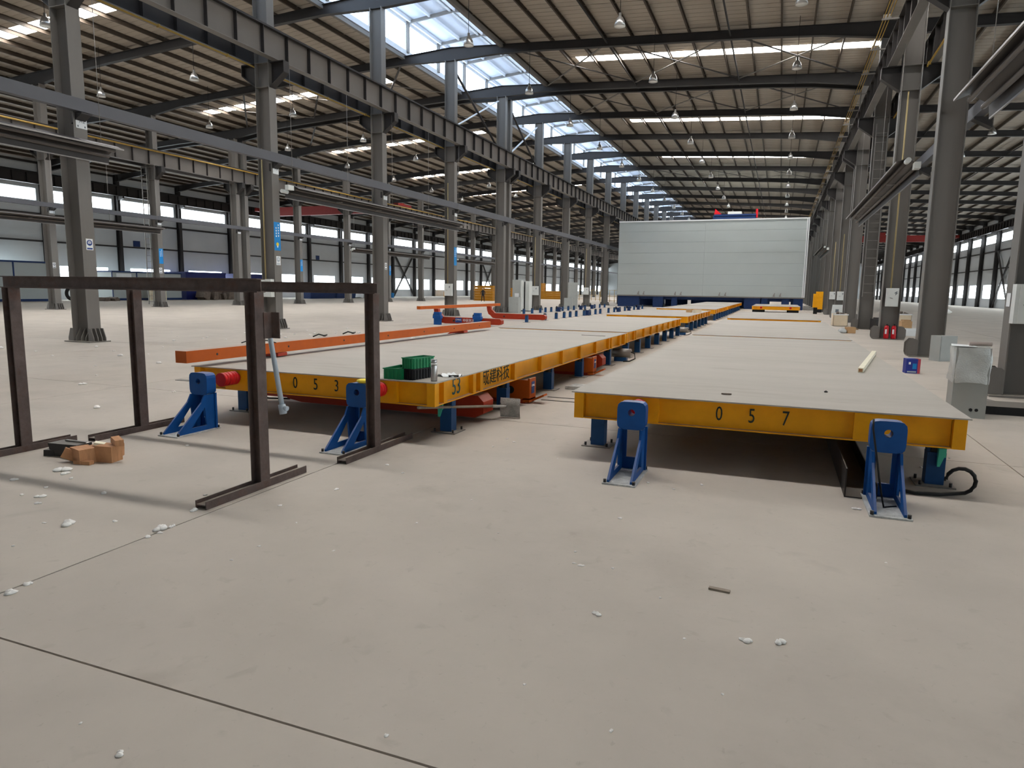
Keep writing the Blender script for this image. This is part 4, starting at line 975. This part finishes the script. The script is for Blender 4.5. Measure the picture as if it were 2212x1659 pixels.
for i, (x, y, w, h, m_, lab) in enumerate(((5.3, 33.2, 1.0, .25, 'white', 'low white slab stack behind the ladder column'), (5.1, 33.6, .4, .6, 'carton', 'torn brown carton standing behind the ladder column'), (4.2, 39.2, .7, .12, 'pale', 'pale boards on the floor past the ladder column'), (4.5, 37.4, .45, .55, 'steeld', 'dark bundle between two columns of the extinguisher row'))):
    tag(ob(['slab_stack', 'torn_carton', 'board_pile', 'dark_bundle'][i], MB().cbox((0, 0, h/2), (w, .5, h)).cbox((w*.1, .05, h+.03), (w*.7, .3, .06), Matrix.Rotation(.12, 3, 'Z')), m_, None, (x, y, 0), .15*i), lab, 'pile')
t = thing('yellow_cabinet', 'yellow machine guard standing before the white chamber corner', 'guard', (2.85, 63.5, 0)); ob('panel', MB().box(-.22, .22, -.2, .2, .55, 1.7), 'yellow', t); ob('stand', MB().box(-.15, .15, -.15, .15, 0, .55), 'black', t)
t = thing('yellow_cabinet', 'second yellow guard between the extinguisher columns', 'guard', (3.35, 68.5, 0)); ob('panel', MB().box(-.3, .3, -.2, .2, .3, 1.9), 'yellow', t); ob('stand', MB().box(-.25, .25, -.15, .15, 0, .3), 'black', t)
for i, (x, y, c, lab) in enumerate(((5.6, 17.6, 'cranered', 'red scrap on the floor of the side bay, outer one'), (4.85, 19.8, 'cranered', 'red scrap on the floor behind the white cabinet'), (5.1, 18.3, 'foam', 'white crumpled paper on the floor of the side bay'))):
    tag(ob('floor_scrap', CR[i], c, None, (x, y, 0)), lab, 'scrap'); bpy.context.scene.collection.objects[-1].scale = (.1, .1, .1)
tag(ob('pipe_offcut', MB().cyl((2.95, 13.6, .045), (3.3, 12.5, .045), .045, 10), 'tube'), 'steel pipe offcut on the floor behind the wrapped cabinet', 'pipe')
tag(ob('low_step', MB().box(2.84, 4.6, 11.75, 12.4, 0, .12), 'rubber'), 'low dark slab on the floor between the wrapped cabinet and the edge column', 'slab')
for i, (x, y) in enumerate(((17., 62.), (14.5, 75))):
    tag(ob('white_sack', CR[2+i], 'foam', None, (x, y, 0)), ['white sack heap across the side bay', 'second white sack heap across the side bay'][i], 'sack'); bpy.context.scene.collection.objects[-1].scale = (.9, .7, .9)

# ------------------------------------------------------------------ signs on the columns
FX = XA+CW/2+.003
def plate(name, x, y, z0, z1, w, m, label, rows_=(), t_=.006):
    t = thing(name, label, 'sign', (x, y, z0), group='signs on the columns')
    ob('board', MB().box(0, t_, -w/2, w/2, 0, z1-z0), m, t); return t
RT = (math.pi/2, 0, math.pi/2)
for k, s_, zz in ((0, 'A2', 6.03), (1, 'A3', 6.04), (2, 'A4', 6.04), (3, 'A5', 6.04)):
    t = plate('number_plate', FX, yk(k)+.03, zz, zz+.32, .33, 'white', 'white number plate reading %s on a monitor-row column' % s_); text('lettering', s_, .15, 'greytxt', t, (.0075, .02, .2), RT)
    if k == 0:
        for d in (-.11, .1): ob('small_mark', MB().box(.006, .007, d-.02, d+.02, .03, .08), 'greytxt', t)
for i, k in enumerate((2, 3, 4, 5, 6, 7)):
    plate('number_plate', XB+CW/2+.003, yk(k)+.02, 6.0, 6.32, .33, 'white', 'blank-looking white plate under the tie beam, %s column near the window wall' % ORD[i])
def disc(y, z, r, n=20): return [(y+r*math.cos(2*math.pi*i/n), z+r*math.sin(2*math.pi*i/n)) for i in range(n)]
def safety(x, y, z0, label, col='signnavy', w=.21, h=.32):
    t = plate('safety_sign', x, y, z0, z0+h, w, 'white', label)
    ob('blue_disc', MB().prism(disc(0, h*.64, w*.4), 0, .006, .0075), col, t)
    ob('head_mark', MB().prism(disc(0, h*.66, w*.24), 0, .0075, .009), 'white', t); ob('mask_mark', MB().prism([(-w*.17, h*.58), (w*.17, h*.58), (w*.1, h*.46), (-w*.1, h*.46)], 0, .009, .0105), col, t); ob('eye_band', MB().box(.009, .0105, -w*.18, w*.18, h*.68, h*.74), col, t)
    ob('text_band', MB().box(.006, .0075, -w*.4, w*.4, h*.06, h*.2), col, t)
safety(FX, yk(0)+.02, 2.66, 'white safety sign with a blue masked head on the A2 column')
safety(FX, yk(1)+.02, 2.53, 'pale safety sign below the bulb banner', 'pvc', .24, .35); safety(FX, yk(2), 2.6, 'grey-bordered safety sign on the A4 column', 'greytxt', .2, .34)
safety(XB+CW/2+.003, yk(2)-.1, 2.62, 'small safety sign on the first column near the window wall', 'greytxt', .2, .34); safety(XB+CW/2+.003, yk(3)-.1, 2.5, 'small safety sign on the second column near the window wall', 'greytxt', .26, .4)
safety(XC-CW/2-.012, yk(0)-.02, 1.55, 'yellowed notice on the column at the frame edge', 'greytxt', .2, .23)
def banner(x, y, label, bulb=False, z0=3.1, h=1.1):
    t = plate('blue_banner', x, y, z0, z0+h, .36, 'signblue', label)
    for c, (yy, n_) in enumerate(((.07, 5), (-.06, 4))):
        for i in range(n_): ob('glyph_mark', MB().box(.006, .0075, yy-.025, yy+.025, h-.14-.105*i-.12*c, h-.08-.105*i-.12*c), 'lettering', t)
    if bulb:
        ob('bulb_mark', MB().prism(disc(0, .24, .075), 0, .006, .0075), 'sponge', t); ob('bulb_base', MB().prism(disc(.0, .15, .04), 0, .006, .0085), 'lettering', t)
banner(FX, yk(1)+.0, 'blue banner with white characters and a yellow bulb on the A3 column', True); banner(FX, yk(3)-.05, 'blue banner on the column carrying the A5 plate')
for i, (k, z0) in enumerate(((3, 3.2), (5, 3.1), (7, 3.1))): banner(XB+CW/2+.003, yk(k)+.0, 'blue banner on the %s column near the window wall' % ORD[k-2], False, z0)
for i, k in enumerate((5, 7, 9)):
    t = plate('wall_sign', XL+.02, yk(k)+2.3-(.5 if k == 7 else 0), 5.75, 6.4, .9, 'navy', 'navy square sign on the window wall, %s from the camera' % ORD[i])
    for q in range(3): ob('line_mark', MB().box(.006, .008, -.3, .3, .15+q*.15, .19+q*.15), 'signnavy', t)
# ------------------------------------------------------------------ white curing chamber
cx0, cx1, cy0, cy1, cz0, cz1 = -16.95, 2.3, 75.5, 104., 1.28, 9.25
ch = thing('curing_chamber', 'big white panelled chamber on blue legs across the pallet lines', 'chamber', (0, 0, 0))
NP = 7; hp = (cz1-cz0)/NP
for i in range(NP):
    for a, b in ((cx0, -7.75), (-7.75, cx1-.25)):
        ob('front_panel', MB().box(a+.005, b-.005, cy0, cy0+.1, cz0+hp*i+.006, cz0+hp*(i+1)-.006), 'chamber', ch)
ob('front_backing', MB().box(cx0, cx1-.1, cy0+.08, cy0+.2, cz0, cz1), 'greytxt', ch)
ob('side_wall', MB().box(cx0, cx0+.1, cy0+.2, cy1, cz0, cz1), 'chamber', ch); ob('side_wall', MB().box(cx1-.2, cx1-.1, cy0+.2, cy1, cz0, cz1), 'chamber', ch); ob('chamber_roof', MB().box(cx0, cx1-.1, cy0, cy1, cz1-.1, cz1), 'chamber', ch)
ob('edge_trim', MB().box(cx1-.25, cx1-.15, cy0-.06, cy0+.1, cz0, cz1).box(cx1-.1, cx1, cy0-.2, cy0+.1, cz0, cz1).box(cx0-.02, cx1, cy0-.05, cy0, cz1-.12, cz1), 'white', ch)
ob('bottom_rail', MB().box(cx0, cx1-.1, cy0-.05, cy0+.2, cz0-.12, cz0), 'steel', ch)
for x0 in (-14.6, -10.6, -6.0, -.6):
    for d in (0, .6):
        ob('hook_plate', MB().prism([(x0+d-.12, cz0+.06), (x0+d+.12, cz0+.06), (x0+d+.05, cz0+.2), (x0+d+.1, cz0+.42), (x0+d+.02, cz0+.42), (x0+d-.06, cz0+.22)], 1, cy0-.06, cy0), 'tube', ch)
for x0, x1 in ((-16.9, -14.5), (-13., -11.9), (-11.0, -10.4), (-3.5, -1.9), (-1.8, -1.2), (1.3, 2.2), (.2, .9)):
    for yy in (cy0+.2, cy0+9, cy0+18): ob('leg', MB().box(x0, x1, yy, yy+.5, 0, cz0-.12), 'navy', ch)
ob('under_beam', MB().box(cx0, cx1-.1, cy0+.5, cy0+.8, cz0-.42, cz0-.12).box(cx0, cx1-.1, cy0+12, cy0+12.4, cz0-.6, cz0-.12).box(-9, -3.6, cy0+3, cy1, .1, cz0-.2), 'navy', ch)
t = thing('stacker_machine', 'blue stacker machine with red brackets rising above the white chamber', 'machine', (0, 0, 0))
ob('frame', MB().box(-7.3, -2.9, 78, 79, 9.26, 9.85), 'navy', t); ob('frame_rail', MB().box(-7.2, -2.9, 77.9, 79.1, 9.85, 10.0), 'navy', t)
ob('bracket', MB().prism([(-7.2, 10.), (-6.4, 10.), (-7.1, 10.6)], 1, 78, 78.6), 'extred', t); ob('bracket', MB().box(-2.95, -2.75, 78, 78.8, 9.6, 10.5), 'extred', t); ob('drive_box', MB().box(-5.8, -4.4, 78.2, 78.9, 10.0, 10.3), 'cab', t)

# ------------------------------------------------------------------ grey cabinets at the paired columns
t = thing('control_cabinet', 'tall grey control cabinet with an open door by the paired columns', 'cabinet', (-18.55, 50.3, 0))
ob('body', MB().box(-1.1, -.25, 0, .7, 0, 2.45), 'cab2', t); ob('door', MB().box(-.2, -.12, -.55, .0, .1, 2.4), 'cab', t); ob('side_cabinet', MB().box(-.02, .3, 0, .7, 0, 2.35), 'cab', t); ob('opening', MB().box(-.25, -.02, .1, .6, .05, 2.3), 'black', t); ob('plinth', MB().box(-1.15, .35, -.05, .75, -0., .06), 'steeld', t)
ob('vent', MB().box(-.6, -.4, -.01, 0, .3, .5), 'greytxt', t); ob('notice', MB().box(-.9, -.55, -.008, 0, .9, 1.4), 'white', t)
t = cabinet('junction_cabinet', (-18.0, 46.6, 0), (.75, .6, 1.15), 'low grey cabinet in front of the tall open cabinet', 'cabinet')
t = cabinet('control_cabinet', (-17.8, 60.9, 0), (.85, .6, 2.4), 'grey cabinet farther along, past the box on the sixth monitor column', 'cabinet', None, .2)
t = cabinet('junction_cabinet', (-17.7, 59.2, 0), (.75, .5, 1.0), 'low grey cabinet before the farther grey cabinet', 'cabinet', None, .2)

# ------------------------------------------------------------------ yellow formwork stacks
def layer(x, y, z, w, d, h, label, grp):
    t = thing('formwork_beam', label, 'formwork', (x, y, z), 0, grp)
    ob('top_rail', MB().box(-w/2, w/2, -d/2, d/2, h*.72, h*.92), 'formyel', t); ob('bottom_rail', MB().box(-w/2, w/2, -d/2, d/2, 0, h*.18), 'formyel', t)
    ob('web', MB().box(-w/2+.1, w/2-.1, -d/2+.15, d/2-.15, h*.18, h*.72), 'formyel', t)
for nm, x, y, w, d, n, h, gp in (('beside the standing person', -39.4, 90.5, 3.0, 2.2, 6, .36, 'a'), ('behind the open grey cabinet', -38.2, 100, 1.3, 3, 5, .38, 'b'), ('long low stack', -39.6, 119, 6.2, 2.4, 4, .36, 'c'), ('on top of the long low stack', -41.4, 119, 2.2, 2.2, 4, .36, 'd'), ('beyond the long stack', -36.5, 122, 1.6, 2.2, 6, .5, 'e')):
    z0 = 4*.36 if gp == 'd' else 0
    for i in range(n): layer(x, y, z0+i*h, w, d, h, 'yellow formwork layer, %s from the floor, stack %s' % (ORD[i] if gp != 'd' else ORD[i+4], nm), 'yellow formwork stack '+nm)
# mesh fence far behind the free rollers
for j, (x0, x1, y) in enumerate(((-33, -27.5, 112), (-24.5, -19.6, 98), (-18.6, -17.2, 88))):
    t = thing('mesh_fence', 'thin yellowish guard fence, %s segment counted from the formwork stacks' % ORD[j], 'fence', (0, y, 0), group='guard fences')
    x = x0; i = 0
    while x < x1: ob('fence_post', MB().box(x-.03, x+.03, -.03, .03, 0, 1.8), 'yel2', t); x += .7
    for z in (.25, .9, 1.75): ob('fence_rail', MB().box(x0, x1, -.015, .015, z-.02, z+.02), 'yel2', t)

# ------------------------------------------------------------------ along the window wall
def cabin(y0, y1, h, label, m='chamber', tr='navy', n=4):
    t = thing('site_cabin', label, 'cabin', (-65.2, y0, 0), group='cabins along the window wall'); L = y1-y0
    ob('cabin_roof', MB().box(-.05, 3.25, -.05, L+.05, h-.15, h), tr, t); ob('floor_frame', MB().box(0, 3.2, 0, L, 0, .22), tr, t)
    for i in range(n): ob('cabin_panel', MB().box(0, 3.18, L*i/n+.05, L*(i+1)/n-.05, .22, h-.15), m, t)
    for i in range(n+1): ob('corner_post', MB().box(3.12, 3.22, max(0, L*i/n-.06), min(L, L*i/n+.06), .22, h-.15), tr, t)
    return t
cabin(28.2, 43.7, 3.55, 'pale office cabin with navy edges behind the first rusty post', n=4)
c = cabin(49.2, 57.7, 2.95, 'lower pale cabin between the wall windows', n=3)
ob('notice', MB().box(3.2, 3.21, .5, 2.2, 2.2, 2.7), 'white', c)
cabin(58.3, 64.2, 3.1, 'dark blue container behind the second rusty post', 'contblue', 'contblue', 1); cabin(67.2, 72.5, 3.1, 'dark blue container past the paired columns near the window wall', 'contblue', 'contblue', 1)
t = thing('tyre', 'black tyre leaning beside the office cabin', 'tyre', (-62.6, 45.4, 0))
m = MB(); n = 24; q = 8; vs = []
for i in range(n):
    a = 2*math.pi*i/n
    for j in range(q):
        b = 2*math.pi*j/q; r = .55+.17*math.cos(b); vs.append((.13*math.sin(b), r*math.cos(a), .7+r*math.sin(a)))
m._add(vs, [(i*q+j, ((i+1) % n)*q+j, ((i+1) % n)*q+(j+1) % q, i*q+(j+1) % q) for i in range(n) for j in range(q)], True)
ob('tread', m, 'rubber', t)
for i, (y0, w, h, mm, lab, nm) in enumerate(((46.6, 1.8, .35, 'brown', 'low dirty stack beside the tyre', 'scrap_stack'), (52.0, 2.0, 1.5, 'cream', 'pale barred crate in front of the lower cabin', 'barred_crate'), (58.6, 2.6, 1.1, 'brown', 'brown heap at the foot of the blue container', 'scrap_stack'), (61.6, 2.0, 1.2, 'brown', 'second brown heap at the foot of the blue container', 'scrap_stack'),
        (77.5, 5.4, 1.5, 'navy', 'dark steel skip past the blue containers', 'steel_skip'), (83.5, 4.6, 1.45, 'navy', 'second dark steel skip before the low windows', 'steel_skip'), (89.5, 3.2, .8, 'rubber', 'black and white junk pile under the low window', 'scrap_stack'), (96.4, 2.6, 1.0, 'signblue', 'bright blue tarpaulin heap under the low window', 'tarpaulin_heap'))):
    t = thing(nm, lab, 'pile' if 'skip' not in nm else 'skip', (-60.8, y0, 0))
    rr = random.Random(i)
    if nm == 'steel_skip':
        ob('body', MB().hexa([(-1, 0, 0), (.8, 0, 0), (.8, w, 0), (-1, w, 0), (-1, -.1, h), (1, -.1, h), (1, w+.1, h), (-1, w+.1, h)]), 'navy', t); ob('rim', MB().box(-1, 1.05, -.15, w+.15, h, h+.08), 'steeld', t)
    elif nm == 'barred_crate':
        for q in range(5): ob('bar', MB().box(.5, .56, q*w/4-.04, q*w/4+.04, 0, h), 'pale', t)
        for q in range(3): ob('bar', MB().box(.5, .54, 0, w, q*h/2, q*h/2+.08), 'pale', t)
        ob('back_board', MB().box(.3, .4, 0, w, 0, h), 'cream', t)
    else:
        for q in range(7): ob('piece', MB().cbox((rr.uniform(-.5, .6), w*(q+.5)/7, h*rr.uniform(.3, .5)), (1.2, w/4.5, h*rr.uniform(.6, 1)), Matrix.Rotation(rr.uniform(-.4, .4), 3, 'X')), mm if q % 3 else ('white' if mm == 'rubber' else mm), t)
for i, y in enumerate((60.2, 64.0)):
    t = thing('trestle', 'yellow A-shaped trestle before the blue container, %s from the camera' % ORD[i], 'trestle', (-61.0, y, 0), group='yellow trestles')
    for s_ in (-1, 1): ob('leg', MB().bar((0, s_*.45, 0), (0, 0, 1.5), .08, .08), 'yellow', t)
    ob('crossbar', MB().box(-.04, .04, -.3, .3, .45, .53), 'yellow', t)
tag(ob('timber_pallet', MB().box(-.5, .5, -1.2, 1.2, 0, 1.0), 'formyel', None, (-64.8, 129, 0)), 'yellow board stack under the windows behind the boxed column', 'stack')

# ------------------------------------------------------------------ person by the formwork stack
def person(loc, rz, label):
    t = thing('person', label, 'person', loc, rz)
    V = [(0, 0, .95), (0, 0, 1.2), (0, 0, 1.42), (0, -.01, 1.52), (0, -.02, 1.6)]; E = [(0, 1), (1, 2), (2, 3), (3, 4)]; Rr = [(.15, .11), (.155, .1), (.15, .09), (.055, .055), (.05, .05)]
    def add(pts, rad, root):
        p = root
        for q, r in zip(pts, rad): V.append(q); Rr.append((r, r)); E.append((p, len(V)-1)); p = len(V)-1
    for s_ in (-1, 1):
        add([(s_*.1, 0, .88), (s_*.14, -.02, .5), (s_*.17, .02, .1), (s_*.18, -.12, .05)], [.09, .065, .05, .04], 0)
        add([(s_*.19, 0, 1.4), (s_*.27, .03, 1.14), (s_*.24, -.1, .92)], [.065, .05, .038], 2)
    me = bpy.data.meshes.new('body'); me.from_pydata(V, E, []); o = bpy.data.objects.new('body', me); COL.objects.link(o)
    sk = o.modifiers.new('s', 'SKIN'); ss = o.modifiers.new('d', 'SUBSURF'); ss.levels = ss.render_levels = 1
    for v, r in zip(me.skin_vertices[0].data, Rr): v.radius = r
    me.skin_vertices[0].data[0].use_root = True
    bpy.context.view_layer.update(); e = bpy.data.meshes.new_from_object(o.evaluated_get(bpy.context.evaluated_depsgraph_get())); bpy.data.objects.remove(o)
    e.materials.clear(); e.materials.append(M['cloth']); ob('body', e, None, t)
    hd = MB().lathe([(.001, -.12), (.05, -.11), (.075, -.04), (.085, .03), (.075, .09), (.04, .125), (.001, .13)], 14, (0, -.02, 1.68)); ob('head', hd, 'skin', t)
    ob('hair', MB().lathe([(.09, .02), (.083, .09), (.045, .135), (.001, .142)], 14, (0, -.012, 1.68)), 'hair', t)
    for s_ in (-1, 1):
        h = MB().cbox((s_*.24, -.12, .87), (.03, .07, .09))
        for f in range(4): h.cyl((s_*.24, -.15+f*.02, .83), (s_*.235, -.155+f*.022, .765+abs(f-1.5)*.01), .009, 6)
        h.cyl((s_*.235, -.155, .87), (s_*.22, -.185, .82), .01, 6); ob('hand', h, 'skin', t)
person((-36.6, 83.0, 0), .4, 'person in dark clothes standing before the yellow formwork stack')
